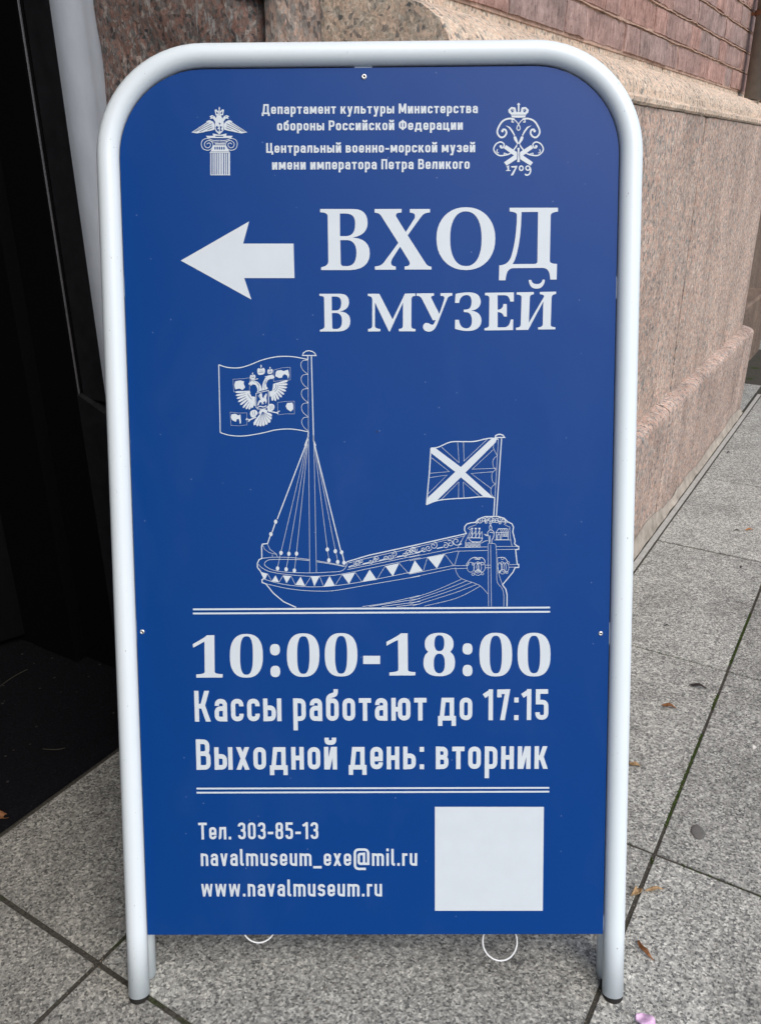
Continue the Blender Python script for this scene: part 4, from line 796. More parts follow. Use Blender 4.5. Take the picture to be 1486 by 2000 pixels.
 ('s',0.42,0,0,[(183.6,475.6),(180.8,461.2)]),
 ('s',0.42,0,0,[(192.4,475.5),(190.4,459.8)]),
 ('s',0.42,0,0,[(215.7,608.1),(229.3,484.9)]),
 ('s',0.42,0,0,[(216.2,606.8),(238.7,482.8)]),
 ('s',0.42,0,0,[(229.9,480.1),(231,471.9)]),
 ('s',0.42,0,0,[(239.8,478.7),(241.4,469.8)]),
 ('s',0.42,0,0,[(152.7,488.7),(155.3,483.2),(160.6,479.1),(169.4,477)]),
 ('s',0.42,0,0,[(158.8,489.3),(161.4,483.2),(169.1,477.4)]),
 ('s',0.42,0,0,[(164,477),(164.6,473.6)]),
 ('s',0.42,0,0,[(169.1,477),(170.4,473.6)]),
 ('s',0.51,0,1,[(151.7,472.3),(165.3,473.6),(185.6,473.2),(208.5,470.6)]),
 ('s',0.51,0,1,[(216.6,469.2),(235.6,465.7),(251.8,462.2)]),
 ('s',0.51,0,1,[(216.6,467.9),(235.5,464.8),(249,462)]),
 ('s',0.51,0,1,[(208.5,469.3),(192.3,470.7),(165.2,470.9),(158.4,469.8),(155,466.8),(155.6,463.4),(163.6,458.6),(178.5,455.8),(208.3,454.6),(232.7,455.5),(244.9,456.5),(250.4,460.2),(253.2,466.3)]),
 ('s',0.51,0,1,[(147.8,465.5),(150.1,462.1),(158.2,457.2),(171.7,454.1),(192,451.7),(209.6,450.5),(227.2,451),(246.2,452.9),(286.9,461.3),(339.2,472)]),
 ('s',0.51,0,1,[(153.6,447.4),(171.5,442.1),(191.8,438.9),(213.5,437.7),(237.9,439),(270.5,443.6),(305.8,450.3),(339.1,457)]),
 ('s',0.51,0,1,[(156.5,441.7),(178.2,436.5),(198.5,433.7),(218.9,432.6),(237.9,433.2),(273.2,439.1),(339.1,450.1)]),
 ('s',0.51,0,1,[(253.1,458.4),(287,465),(339.2,475.7)]),
 ('s',0.51,0,1,[(254.5,460.8),(287,467.5),(339.2,478.4)]),
 ('s',0.51,0,1,[(254.5,466.3),(280.3,472.7),(339.2,485.6)]),
 ('f',0,[(150.7,455.9),(158.1,453.8),(155.3,447.4),(153.7,448.3)]),
 ('f',0,[(167.6,452),(163,444.9),(171.5,443.4)]),
 ('f',0,[(176.4,451.7),(186,450.9),(180.4,442.3)]),
 ('f',0,[(197.4,450.2),(190.9,440.3),(202.4,438.9)]),
 ('f',0,[(209.6,450.4),(219.9,450.7),(213.5,438.3)]),
 ('f',0,[(231.8,450.7),(224.6,437.9),(237.9,439)]),
 ('f',0,[(246.6,452.4),(262.2,454.9),(254.7,440.9)]),
 ('f',0,[(279.5,458.2),(270.3,443.3),(287.6,446)]),
 ('f',0,[(297.8,462.2),(314.4,465.7),(306.9,450)]),
 ('f',0,[(332.9,469),(325.9,452.8),(342.4,456.2)]),
 ('f',0,[(347.8,472.3),(368.4,476.2),(359.1,459.1)]),
 ('s',0.42,0,0,[(158.1,453.8),(163,445.1)]),
 ('s',0.42,0,0,[(171.5,443.4),(176.4,451.4)]),
 ('s',0.42,0,0,[(186,450.9),(190.9,440.3)]),
 ('s',0.42,0,0,[(202.4,438.9),(209.6,450.1)]),
 ('s',0.42,0,0,[(219.9,450.7),(224.6,437.9)]),
 ('s',0.42,0,0,[(237.9,439),(246.6,452.4)]),
 ('s',0.42,0,0,[(262.2,454.9),(270.3,443.3)]),
 ('s',0.42,0,0,[(287.6,446),(297.8,462.2)]),
 ('s',0.42,0,0,[(314.4,465.7),(325.9,452.8)]),
 ('s',0.42,0,0,[(343.3,456.9),(347.8,472.3)]),
 ('s',0.42,0,0,[(368.4,476.2),(378.8,462.5)]),
 ('s',0.42,0,0,[(327,472.6),(384.4,484),(419.2,484.6)]),
 ('s',0.42,0,0,[(327,468.4),(382.7,479.7),(419.2,480.4)]),
 ('s',0.42,0,0,[(429.3,485.1),(455.1,485)]),
 ('s',0.42,0,0,[(429.3,481.3),(455.1,481.6)]),
 ('s',0.42,0,0,[(326.9,452.5),(376.5,462.2),(394.5,462.4)]),
 ('s',0.42,0,0,[(326.9,448.2),(377.1,458.8),(394.6,459)]),
 ('s',0.42,0,0,[(416.5,462.8),(422.7,462.8)]),
 ('s',0.42,0,0,[(416.5,459.6),(422.7,459.6)]),
 ('s',0.42,0,0,[(444.6,463.2),(454.2,463.4)]),
 ('s',0.42,0,0,[(444.6,460.2),(455.3,460.1)]),
 ('s',0.42,0,0,[(384.9,479.5),(379.9,462.5)]),
 ('s',0.42,0,0,[(391.6,498.7),(387.1,489.7),(383.8,484)]),
 ('s',0.42,0,0,[(399.4,505.4),(392.8,490.8),(392.8,484)]),
 ('s',0.42,0,0,[(444.8,507.4),(446,492.7),(447.8,485.4)]),
 ('s',0.42,0,0,[(419.4,488.4),(420.5,413)]),
 ('s',0.42,0,0,[(422.5,487.2),(423.9,413)]),
 ('s',0.42,0,0,[(327,483.2),(392.7,498.1)]),
 ('s',0.42,0,1,[(381,460.2),(382.2,454.5),(387.8,447),(403.6,441.2),(411.5,437.2),(419.7,428)]),
 ('s',0.42,0,1,[(326.8,422.7),(355.1,431.7),(387.8,445.9)]),
 ('s',0.42,0,1,[(326.8,419.5),(366.4,432.8),(394.6,444.1)]),
 ('s',0.42,0,1,[(326.8,416.4),(372.1,431.1),(400.2,442)]),
 ('s',0.42,0,1,[(330.2,414.1),(377.7,428.8),(405.9,439.5)]),
 ('s',0.42,0,1,[(343.8,413.7),(383.4,423.6),(411,438)]),
 ('s',0.42,0,1,[(419.4,488.4),(426.4,488.5),(429,484.3),(430,459.9),(430.5,442.8),(436.4,434.8),(438.5,426.7),(438.6,412.9)]),
 ('s',0.42,0,1,[(430.5,471.3),(432.3,453.1),(436.9,439)]),
 ('s',0.42,0,1,[(399.4,505.4),(395.7,506.6),(398.9,508.8),(405.6,511)]),
 ('s',0.42,0,1,[(438,511.4),(442.5,509.1),(445,508),(444.2,505.2)]),
 ('s',0.54,0,1,[(270.3,413.6),(300.2,418),(339.1,426.8)]),
 ('s',0.54,0,1,[(278.4,413.5),(339.1,423)]),
 ('s',0.54,0,1,[(293.4,413.5),(339.1,419.4)]),
 ('s',0.54,0,1,[(311.1,413.4),(339.1,416.4)]),
 ('s',1.20,0,0,[(320.3,484.3),(393.8,500.6),(391.6,504.9),(391.9,508.9),(394.4,512),(398.8,513.3),(404.4,513.9),(407.8,517.8),(415.6,520.6),(431.3,520.7),(438,518.7),(442.5,514.4),(447.5,511.9),(449.3,508),(448.5,502.3),(451.4,491),(450.6,488.2),(453.9,485.3),(455.6,485),(455.7,481.6),(452,481.1),(454.1,463.8),(455.8,463.5),(455.9,459.8),(451.7,459.8),(449.2,454.1),(436.9,439),(440.9,433.6),(442.4,426.7),(442.4,412.9)]),
 ('s',0.66,0,1,[(260.1,465.8),(261.6,466.3),(263,465.9),(263.9,464.8),(263.9,463.5),(263.2,462.5),(262.2,462.2),(261.3,462.5),(260.8,463.2),(260.8,463.9),(261.2,464.4),(261.8,464.5),(262.1,464.3),(262.2,464)]),
 ('s',0.66,0,1,[(263.3,464.1),(263,466),(263.7,467.6),(265.2,468.4),(266.7,468.3),(267.7,467.3),(268,466),(267.4,465),(266.5,464.5),(265.7,464.7),(265.2,465.3),(265.1,465.9),(265.5,466.3),(265.8,466.4)]),
 ('s',0.66,0,1,[(267.4,466),(266.9,467.5),(267.3,469),(268.5,469.8),(269.7,469.8),(270.7,469.1),(271,468.1),(270.7,467.2),(270,466.7),(269.3,466.8),(268.8,467.2),(268.7,467.7),(268.9,468.1),(269.2,468.2)]),
 ('s',0.66,0,1,[(283.2,469.3),(283.4,467.7),(282.7,466.3),(281.5,465.7),(280.2,465.9),(279.4,466.7),(279.3,467.8),(279.7,468.7),(280.5,469),(281.2,468.8),(281.6,468.3),(281.6,467.8),(281.4,467.5),(281,467.5)]),
 ('s',0.66,0,1,[(283.7,472.1),(285.6,472.1),(287,471.1),(287.5,469.5),(287.1,468),(285.9,467.2),(284.6,467.2),(283.7,467.9),(283.5,468.9),(283.8,469.7),(284.5,470.1),(285.1,470),(285.4,469.6),(285.4,469.2)]),
 ('s',0.66,0,1,[(286.3,468.9),(285.3,470.5),(285.4,472.3),(286.5,473.6),(287.9,474),(289.2,473.4),(289.9,472.3),(289.8,471.2),(289.1,470.4),(288.2,470.3),(287.6,470.6),(287.3,471.2),(287.5,471.7),(287.8,471.9)]),
 ('s',0.66,0,1,[(296.8,470),(296.4,471.7),(297,473.2),(298.3,474),(299.7,473.9),(300.7,473.1),(301,471.9),(300.5,471),(299.7,470.5),(298.9,470.6),(298.4,471.1),(298.4,471.7),(298.7,472.1),(299,472.2)]),
 ('s',0.66,0,1,[(307.3,473.9),(306.9,471.8),(305.5,470.5),(303.7,470.3),(302.3,471.1),(301.7,472.5),(301.9,473.9),(302.9,474.7),(304,474.8),(304.8,474.3),(305,473.5),(304.8,472.8),(304.3,472.6),(303.9,472.7)]),
 ('s',0.66,0,1,[(307.8,480.5),(309.9,479.7),(311,477.9),(310.9,476),(309.8,474.6),(308.2,474.1),(306.9,474.7),(306.2,475.8),(306.3,477),(306.9,477.8),(307.8,477.9),(308.4,477.6),(308.7,477),(308.5,476.6)]),
 ('s',0.66,0,1,[(322.9,478.7),(323.7,477),(323.4,475.2),(322.3,474),(320.7,473.8),(319.5,474.4),(319,475.6),(319.2,476.7),(319.9,477.4),(320.8,477.5),(321.4,477.1),(321.6,476.5),(321.4,476),(321.1,475.8)]),
 ('s',0.66,0,1,[(322.1,476.3),(322.1,478.6),(323.3,480.3),(325.1,480.9),(326.8,480.4),(327.8,479.1),(327.8,477.6),(327,476.5),(325.9,476.2),(324.9,476.5),(324.5,477.3),(324.5,478),(325,478.4),(325.4,478.4)]),
 ('s',0.66,0,1,[(330.7,477.3),(328.6,478.7),(327.7,480.9),(328.2,483.1),(329.8,484.4),(331.7,484.5),(333.1,483.5),(333.6,482.1),(333.2,480.8),(332.3,480.1),(331.3,480.1),(330.6,480.7),(330.5,481.3),(330.8,481.8)]),
 ('s',0.69,0,1,[(326.8,478.2),(326.4,479.6),(326.9,480.9),(327.9,481.6),(329.1,481.6),(329.9,480.9),(330.2,480),(329.9,479.2),(329.2,478.7),(328.6,478.8),(328.1,479.2),(328.1,479.7),(328.3,480),(328.6,480.1)]),
 ('s',0.69,0,1,[(335.9,482.9),(335.6,480.9),(334.3,479.6),(332.6,479.3),(331.2,480),(330.5,481.4),(330.7,482.7),(331.6,483.5),(332.6,483.6),(333.4,483.2),(333.7,482.4),(333.5,481.8),(333.1,481.5),(332.7,481.6)]),
 ('s',0.69,0,1,[(346.1,480.5),(344.6,479.3),(342.9,479.3),(341.6,480.2),(341.1,481.6),(341.4,482.9),(342.4,483.7),(343.5,483.7),(344.3,483.1),(344.6,482.2),(344.3,481.6),(343.8,481.3),(343.3,481.3),(343.1,481.7)]),
 ('s',0.69,0,1,[(352.7,482.8),(351.3,481),(349.3,480.3),(347.5,481),(346.4,482.5),(346.5,484.1),(347.4,485.3),(348.7,485.7),(349.8,485.2),(350.3,484.4),(350.2,483.5),(349.7,482.9),(349.1,482.9),(348.7,483.2)]),
 ('s',0.69,0,1,[(356.3,491.3),(358.5,489.5),(359.2,487),(358.4,484.7),(356.5,483.5),(354.5,483.6),(353.1,484.7),(352.6,486.4),(353.2,487.7),(354.3,488.4),(355.4,488.2),(356,487.6),(356.1,486.8),(355.7,486.4)]),
 ('s',0.69,0,1,[(367.6,489.9),(369.9,489.9),(371.6,488.6),(372.2,486.8),(371.7,485),(370.3,484.1),(368.8,484.1),(367.8,484.9),(367.4,486.1),(367.8,487),(368.6,487.5),(369.3,487.4),(369.7,486.9),(369.7,486.5)]),
 ('s',0.69,0,1,[(372.1,492),(374.5,492.6),(376.7,491.8),(377.9,489.9),(377.9,487.9),(376.7,486.5),(375.1,486),(373.7,486.6),(373,487.8),(373.1,488.9),(373.8,489.6),(374.6,489.7),(375.2,489.4),(375.3,488.9)]),
 ('s',0.69,0,1,[(387.5,491.8),(386.4,488.8),(384,487.1),(381.2,487.1),(379.2,488.7),(378.5,490.9),(379.2,492.9),(380.8,494),(382.5,493.9),(383.6,492.9),(383.9,491.7),(383.4,490.8),(382.6,490.4),(382,490.7)]),
 ('s',0.96,0,0,[(254.5,461.5),(259.9,463.5)]),
 ('s',0.96,0,0,[(271.4,465.1),(278.9,466.8)]),
 ('s',0.96,0,0,[(290.4,468.8),(297.8,470.8)]),
 ('s',0.96,0,0,[(312,473.5),(319.5,474.8)]),
 ('s',0.96,0,0,[(333,478.2),(339.2,479.2)]),
 ('s',1.08,0,0,[(334.9,478.1),(342.8,480.8)]),
 ('s',1.08,0,0,[(359.1,483),(366.4,484.7)]),
 ('s',1.08,0,0,[(385.5,487.4),(388.3,488.5)]),
 ('s',0.66,0,1,[(412.4,515.5),(411.7,513.9),(410.3,513.1),(408.8,513.3),(407.8,514.2),(407.5,515.5),(408,516.5),(408.9,517),(409.8,516.8),(410.4,516.3),(410.4,515.6),(410.1,515.1),(409.7,515),(409.4,515.1)]),
 ('s',0.66,0,1,[(415.5,513.9),(416.5,515.4),(416.4,517),(415.4,518.2),(414.1,518.5),(413,518.1),(412.3,517.1),(412.4,516.1),(413,515.4),(413.8,515.2),(414.4,515.5),(414.6,516),(414.5,516.5),(414.2,516.7)]),
 ('s',0.66,0,1,[(417.1,514.3),(415.9,515.7),(415.7,517.4),(416.5,518.8),(417.9,519.4),(419.2,519.1),(420,518.2),(420.1,517.1),(419.6,516.2),(418.8,515.9),(418.1,516.2),(417.7,516.7),(417.8,517.2),(418.1,517.4)]),
 ('s',0.66,0,1,[(418.8,517.8),(419.9,516),(421.8,515.2),(423.5,515.6),(424.6,516.9),(424.7,518.5),(423.9,519.7),(422.7,520.1),(421.7,519.8),(421.1,519),(421.1,518.2),(421.6,517.7),(422.1,517.6),(422.5,517.8)]),
 ('s',0.66,0,1,[(423.8,517.7),(425.4,518.2),(427,517.6),(427.8,516.4),(427.8,515),(427,514),(425.9,513.7),(425,514.1),(424.5,514.8),(424.5,515.6),(425,516.1),(425.6,516.2),(425.9,516),(426,515.6)]),
 ('s',0.66,0,1,[(430.5,518.4),(428.6,518.2),(427.4,517),(427.1,515.4),(427.8,514.1),(429,513.4),(430.2,513.6),(430.9,514.4),(431.1,515.3),(430.7,516.1),(430,516.4),(429.4,516.2),(429.1,515.8),(429.2,515.4)]),
 ('s',0.66,0,1,[(436.2,518.6),(435.9,516.6),(434.6,515.2),(433,514.9),(431.5,515.6),(430.8,516.9),(431,518.2),(431.9,519.1),(432.9,519.2),(433.7,518.8),(434,518),(433.8,517.4),(433.4,517.1),(433,517.2)]),
 ('s',0.66,0,1,[(439.1,513.4),(439.6,515.1),(439.1,516.6),(437.8,517.5),(436.5,517.5),(435.5,516.7),(435.2,515.6),(435.5,514.7),(436.3,514.2),(437.1,514.2),(437.6,514.7),(437.7,515.2),(437.4,515.6),(437.1,515.7)]),
 ('s',0.66,0,1,[(440.5,512),(439.2,512.8),(438.7,514.1),(439,515.3),(439.9,516),(441,516.1),(441.8,515.6),(442.1,514.7),(441.9,514),(441.3,513.6),(440.8,513.6),(440.4,513.9),(440.3,514.3),(440.5,514.6)]),
 ('s',0.66,0,1,[(420.3,513.4),(421.3,512.5),(422.5,512.4),(423.5,513),(423.9,513.9),(423.7,514.9),(423.1,515.5),(422.3,515.5),(421.7,515.2),(421.5,514.6),(421.6,514.1),(422,513.8),(422.4,513.9),(422.5,514.1)]),
 ('s',0.66,0,1,[(415.1,514.9),(416.1,515.6),(417.2,515.5),(418,514.8),(418.2,513.9),(417.9,513.1),(417.2,512.7),(416.5,512.7),(416.1,513.2),(416,513.7),(416.2,514.1),(416.5,514.3),(416.8,514.2),(416.9,514)]),
 ('s',0.66,0,1,[(433.5,515.4),(432.4,514.9),(431.9,513.9),(432,512.9),(432.6,512.2),(433.5,512),(434.2,512.3),(434.5,513),(434.5,513.6),(434.1,514),(433.6,514),(433.3,513.8),(433.2,513.5),(433.3,513.3)]),
 ('s',0.66,0,1,[(407.1,515.2),(407.2,514.1),(406.8,513.2),(406,512.8),(405.1,513),(404.6,513.5),(404.5,514.2),(404.8,514.8),(405.3,515),(405.8,514.9),(406,514.6),(406,514.2),(405.9,514),(405.6,514)]),
 ('s',0.72,1,0,[(396.1,495.6),(412.9,495.2),(411.8,492),(409.6,490.5),(400.6,490.7),(398,492.8)]),
 ('s',0.78,0,0,[(400.6,505.4),(400.6,495.6)]),
 ('f',0,[(401.9,506.5),(401.7,506.1),(401.2,505.8),(400.6,505.7),(399.9,505.8),(399.4,506.1),(399.2,506.6),(399.4,507),(399.9,507.3),(400.5,507.5),(401.2,507.3),(401.7,507)]),
 ('s',0.42,0,0,[(399.5,500.9),(401.7,500.9)]),
 ('s',0.78,0,0,[(404.8,505.4),(404.9,495.6)]),
 ('f',0,[(406.2,506.5),(406,506.1),(405.5,505.7),(404.8,505.6),(404.1,505.8),(403.6,506.1),(403.5,506.5),(403.6,507),(404.1,507.3),(404.8,507.4),(405.5,507.3),(406,507)]),
 ('s',0.42,0,0,[(403.7,500.9),(406,500.9)]),
 ('s',0.78,0,0,[(409.2,505.4),(409.2,495.5)]),
 ('f',0,[(410.5,506.5),(410.3,506),(409.9,505.7),(409.2,505.6),(408.5,505.7),(408,506.1),(407.8,506.5),(408,507),(408.5,507.3),(409.2,507.4),(409.8,507.3),(410.3,507)]),
 ('s',0.42,0,0,[(408.1,500.9),(410.3,500.9)]),
 ('s',0.42,0,0,[(397.2,496.4),(400.6,503.7)]),
 ('s',0.42,0,0,[(398.9,495.6),(404.8,503.7)]),
 ('s',0.42,0,0,[(403.4,495.6),(409.2,503.7)]),
 ('s',0.42,0,0,[(407.9,495.6),(412.3,503.1)]),
 ('s',0.42,0,0,[(412.3,503.1),(412.6,495.5)]),
 ('s',0.60,0,1,[(392.8,490),(395,489.2),(397.2,490),(399.5,489.1),(401.7,489.9),(404,489.1),(406.2,489.9),(408.5,489.1),(410.7,489.9)]),
 ('s',0.60,0,1,[(392.8,488.4),(395,487.6),(397.3,488.4),(399.5,487.6),(401.7,488.3),(404,487.5),(406.2,488.3),(408.5,487.5),(410.7,488.3)]),
 ('s',0.60,0,1,[(392.8,486.8),(395,486),(397.3,486.8),(399.5,486),(401.8,486.8),(404,486),(406.2,486.7),(408.5,485.9),(410.7,486.7)]),
 ('s',0.60,0,1,[(392.8,485.2),(395,484.4),(397.3,485.2),(399.5,484.4),(401.8,485.2),(404,484.4),(406.2,485.1),(408.5,484.3),(410.7,485.1)]),
 ('s',0.42,0,0,[(392.8,484.5),(410.7,484.4)]),
 ('s',0.54,0,1,[(411.3,489),(415.8,491.5),(419.3,492)]),
 ('s',0.66,1,1,[(422.1,509.8),(421,508.5),(421.3,505.9),(422.4,504.7),(423.7,505.9),(423.5,508.5)]),
 ('f',0,[(423.3,510.4),(423.1,509.9),(422.8,509.6),(422.3,509.5),(421.8,509.6),(421.4,509.9),(421.3,510.4),(421.4,510.8),(421.7,511.2),(422.3,511.3),(422.8,511.2),(423.1,510.8)]),
 ('s',0.66,0,0,[(421.3,504.7),(418.8,501.9),(419.3,498.5),(415.1,499.9),(416.8,498),(420.2,498),(420.8,489.5)]),
 ('s',0.66,0,1,[(423.7,504.7),(426.3,501.9),(425.8,496.2),(423.8,492.3),(424.2,488.9)]),
 ('s',0.60,0,1,[(421.3,501.9),(423.8,501.9),(425.6,500.8)]),
 ('s',0.60,0,1,[(421.9,498),(421.4,489.5)]),
 ('s',0.66,1,0,[(428.6,501.7),(431.9,506.2),(442,506.1),(443.3,501.8)]),
 ('s',0.66,0,0,[(429.1,501.6),(429.2,493.1),(443.2,493),(443.2,501.6)]),
 ('s',0.60,0,0,[(435.1,501.6),(435.2,493)]),
 ('s',0.48,0,0,[(433.3,506.1),(435.3,501.8)]),
 ('s',0.48,0,0,[(435.5,506.1),(437.6,501.8)]),
 ('s',0.48,0,0,[(437.7,506.1),(439.8,501.8)]),
 ('s',0.48,0,0,[(439.6,506.1),(441.7,501.8)]),
 ('s',0.66,0,1,[(430.6,493),(430.5,497.9),(432,500.2),(433.4,497.9),(433.5,493)]),
 ('s',0.54,1,0,[(436.6,500.1),(438.1,500.1),(438.1,497.1),(436.6,497.1)]),
 ('s',0.54,1,0,[(438.8,500.1),(440.4,500.1),(440.4,497.1),(438.8,497.1)]),
 ('s',0.54,1,0,[(440.7,500.1),(442.3,500.1),(442.3,497.1),(440.7,497.1)]),
 ('s',0.42,0,0,[(426.7,492.8),(447.2,492.7)]),
 ('s',0.45,1,1,[(403.3,460.4),(403,458.1),(402.1,456.2),(400.7,454.9),(399.1,454.5),(397.4,454.9),(396,456.2),(395.1,458.2),(394.8,460.4),(395.1,462.7),(396,464.6),(397.4,465.9),(399,466.3),(400.7,465.9),(402.1,464.6),(403,462.7)]),
 ('s',0.45,1,1,[(409,460),(408.7,457.8),(408.1,456),(407,454.8),(405.8,454.3),(404.6,454.8),(403.6,456),(402.9,457.9),(402.7,460.1),(402.9,462.2),(403.6,464.1),(404.6,465.3),(405.8,465.7),(407,465.3),(408,464),(408.7,462.2)]),
 ('s',0.45,1,1,[(416.3,460.3),(416,458.1),(415,456.1),(413.7,454.9),(412,454.4),(410.4,454.9),(409,456.2),(408.1,458.1),(407.7,460.4),(408,462.6),(408.9,464.5),(410.3,465.8),(412,466.3),(413.6,465.8),(415,464.5),(415.9,462.6)]),
 ('s',0.45,1,1,[(411.9,460.3),(411.7,458.3),(411,456.5),(410.1,455.3),(409,454.9),(407.9,455.3),(406.9,456.5),(406.3,458.3),(406,460.4),(406.2,462.5),(406.9,464.2),(407.8,465.4),(408.9,465.8),(410,465.4),(411,464.2),(411.6,462.4)]),
 ('s',0.45,1,1,[(396.9,464.1),(396.8,463.5),(396.5,463),(396,462.7),(395.4,462.6),(394.9,462.7),(394.4,463),(394.1,463.5),(394,464.1),(394.1,464.6),(394.4,465.1),(394.9,465.4),(395.4,465.6),(396,465.4),(396.5,465.1),(396.8,464.6)]),
 ('s',0.45,1,1,[(403.8,464.1),(403.6,463.6),(403.3,463.1),(402.8,462.8),(402.2,462.7),(401.6,462.8),(401.1,463.1),(400.7,463.6),(400.6,464.2),(400.7,464.7),(401.1,465.2),(401.6,465.5),(402.2,465.6),(402.8,465.5),(403.3,465.2),(403.6,464.7)]),
 ('s',0.45,1,1,[(414.7,464.5),(414.6,464),(414.2,463.5),(413.7,463.2),(413.1,463.1),(412.5,463.2),(412,463.5),(411.6,464),(411.5,464.6),(411.6,465.1),(412,465.6),(412.5,465.9),(413.1,466),(413.7,465.9),(414.2,465.6),(414.5,465.1)]),
 ('s',0.45,1,1,[(403.4,452),(403.3,451.4),(402.9,450.9),(402.5,450.6),(401.9,450.5),(401.3,450.6),(400.9,450.9),(400.5,451.4),(400.4,452),(400.5,452.5),(400.9,453),(401.3,453.3),(401.9,453.4),(402.5,453.3),(402.9,453),(403.2,452.5)]),
 ('s',0.45,1,1,[(414.5,452.5),(414.4,451.9),(414.1,451.5),(413.7,451.2),(413.2,451.1),(412.6,451.2),(412.2,451.5),(411.9,452),(411.8,452.5),(411.9,453),(412.2,453.4),(412.6,453.7),(413.2,453.8),(413.7,453.7),(414.1,453.4),(414.4,453)]),
 ('s',0.45,1,1,[(407,470.8),(406.9,470.3),(406.5,469.9),(406,469.6),(405.4,469.5),(404.8,469.6),(404.3,469.9),(404,470.3),(403.8,470.9),(404,471.4),(404.3,471.8),(404.8,472.1),(405.4,472.2),(406,472.1),(406.5,471.8),(406.9,471.4)]),
 ('s',0.45,1,1,[(410.5,470.8),(410.4,470.3),(410,469.9),(409.5,469.6),(408.9,469.5),(408.3,469.6),(407.8,469.9),(407.4,470.3),(407.3,470.8),(407.4,471.4),(407.8,471.8),(408.3,472.1),(408.9,472.2),(409.5,472.1),(410,471.8),(410.4,471.3)]),
 ('s',0.45,1,1,[(408.9,465.5),(408.8,464.9),(408.5,464.4),(408.1,464),(407.6,463.9),(407.1,464),(406.6,464.4),(406.3,464.9),(406.2,465.5),(406.3,466.1),(406.6,466.6),(407.1,467),(407.6,467.1),(408.1,467),(408.5,466.6),(408.8,466.1)]),
 ('s',0.45,1,1,[(411.9,453.7),(411.6,452.5),(410.7,451.5),(409.4,450.8),(407.9,450.6),(406.3,450.8),(405,451.5),(404.1,452.6),(403.8,453.8),(404.1,455),(405,456),(406.3,456.7),(407.8,456.9),(409.4,456.7),(410.7,456),(411.6,455)]),
 ('s',0.45,1,1,[(410.3,455.5),(410.1,454.7),(409.6,454),(408.8,453.6),(407.9,453.4),(406.9,453.6),(406.1,454),(405.6,454.7),(405.4,455.5),(405.6,456.3),(406.1,456.9),(406.9,457.4),(407.8,457.5),(408.8,457.4),(409.6,456.9),(410.1,456.2)]),
 ('s',0.66,0,1,[(395.4,465.8),(399,470.3),(404.1,472.2),(407.6,469.7),(411.4,472.2),(415.3,469.1),(415.9,465.1)]),
 ('s',0.45,1,1,[(435.6,459.9),(435.5,457.7),(435,455.8),(434.3,454.6),(433.4,454.2),(432.6,454.6),(431.8,455.9),(431.3,457.7),(431.1,459.9),(431.3,462.1),(431.8,463.9),(432.5,465.1),(433.3,465.6),(434.2,465.1),(434.9,463.9),(435.4,462.1)]),
 ('s',0.45,1,1,[(440.9,459.8),(440.7,457.7),(440.2,455.8),(439.4,454.6),(438.5,454.2),(437.5,454.6),(436.7,455.8),(436.2,457.7),(436,459.9),(436.1,462),(436.7,463.9),(437.4,465.1),(438.4,465.5),(439.3,465.1),(440.2,463.9),(440.7,462)]),
 ('s',0.45,1,1,[(444.2,459.8),(444,457.6),(443.4,455.8),(442.4,454.6),(441.3,454.1),(440.2,454.6),(439.2,455.8),(438.6,457.7),(438.3,459.9),(438.5,462),(439.1,463.9),(440.1,465.1),(441.2,465.5),(442.3,465.1),(443.3,463.9),(443.9,462)]),
 ('s',0.45,1,1,[(444.7,465.5),(444.6,465),(444.3,464.6),(443.9,464.4),(443.5,464.3),(443,464.4),(442.6,464.6),(442.3,465),(442.2,465.5),(442.3,466),(442.6,466.4),(443,466.7),(443.4,466.8),(443.9,466.7),(444.3,466.4),(444.6,466)]),
 ('s',0.45,1,1,[(443.1,453.9),(443,453.4),(442.7,453),(442.3,452.8),(441.9,452.7),(441.4,452.8),(441,453),(440.7,453.4),(440.6,453.9),(440.7,454.4),(441,454.8),(441.4,455.1),(441.8,455.2),(442.3,455.1),(442.7,454.8),(443,454.4)]),
 ('s',0.45,1,1,[(434.4,454.8),(434.4,454.3),(434.1,453.9),(433.8,453.7),(433.4,453.6),(433,453.7),(432.7,454),(432.5,454.3),(432.4,454.8),(432.5,455.2),(432.7,455.6),(433,455.8),(433.4,455.9),(433.8,455.8),(434.1,455.6),(434.3,455.2)]),
 ('s',0.45,1,1,[(438.2,470.7),(438.1,470.1),(437.8,469.7),(437.3,469.4),(436.7,469.3),(436.1,469.4),(435.6,469.7),(435.2,470.2),(435.1,470.7),(435.2,471.2),(435.5,471.6),(436.1,471.9),(436.7,472),(437.3,471.9),(437.8,471.6),(438.1,471.2)]),
 ('s',0.45,1,1,[(437.5,465.3),(437.4,464.7),(437.1,464.2),(436.7,463.9),(436.2,463.7),(435.6,463.9),(435.2,464.2),(434.9,464.7),(434.8,465.3),(434.9,466),(435.2,466.5),(435.6,466.8),(436.1,466.9),(436.7,466.8),(437.1,466.5),(437.4,465.9)]),
 ('s',0.45,1,1,[(439.7,454.7),(439.5,453.7),(438.9,452.8),(437.9,452.2),(436.8,452),(435.7,452.2),(434.7,452.8),(434.1,453.7),(433.9,454.8),(434.1,455.8),(434.7,456.7),(435.6,457.3),(436.8,457.5),(437.9,457.3),(438.8,456.7),(439.5,455.8)]),
 ('s',0.66,0,1,[(431,471.3),(435,472),(439.5,471.2),(442.9,466.7)]),
],
'naval_flag_drawing': [
 ('s',1.20,0,1,[(352.1,601.6),(360.7,602.7),(375.2,608.6),(389.6,608.9),(402.9,609.1),(416.2,612),(423.9,612.7),(430.8,611.4)]),
 ('s',1.20,0,0,[(352.1,601.6),(350.5,575.3),(346.8,535.2)]),
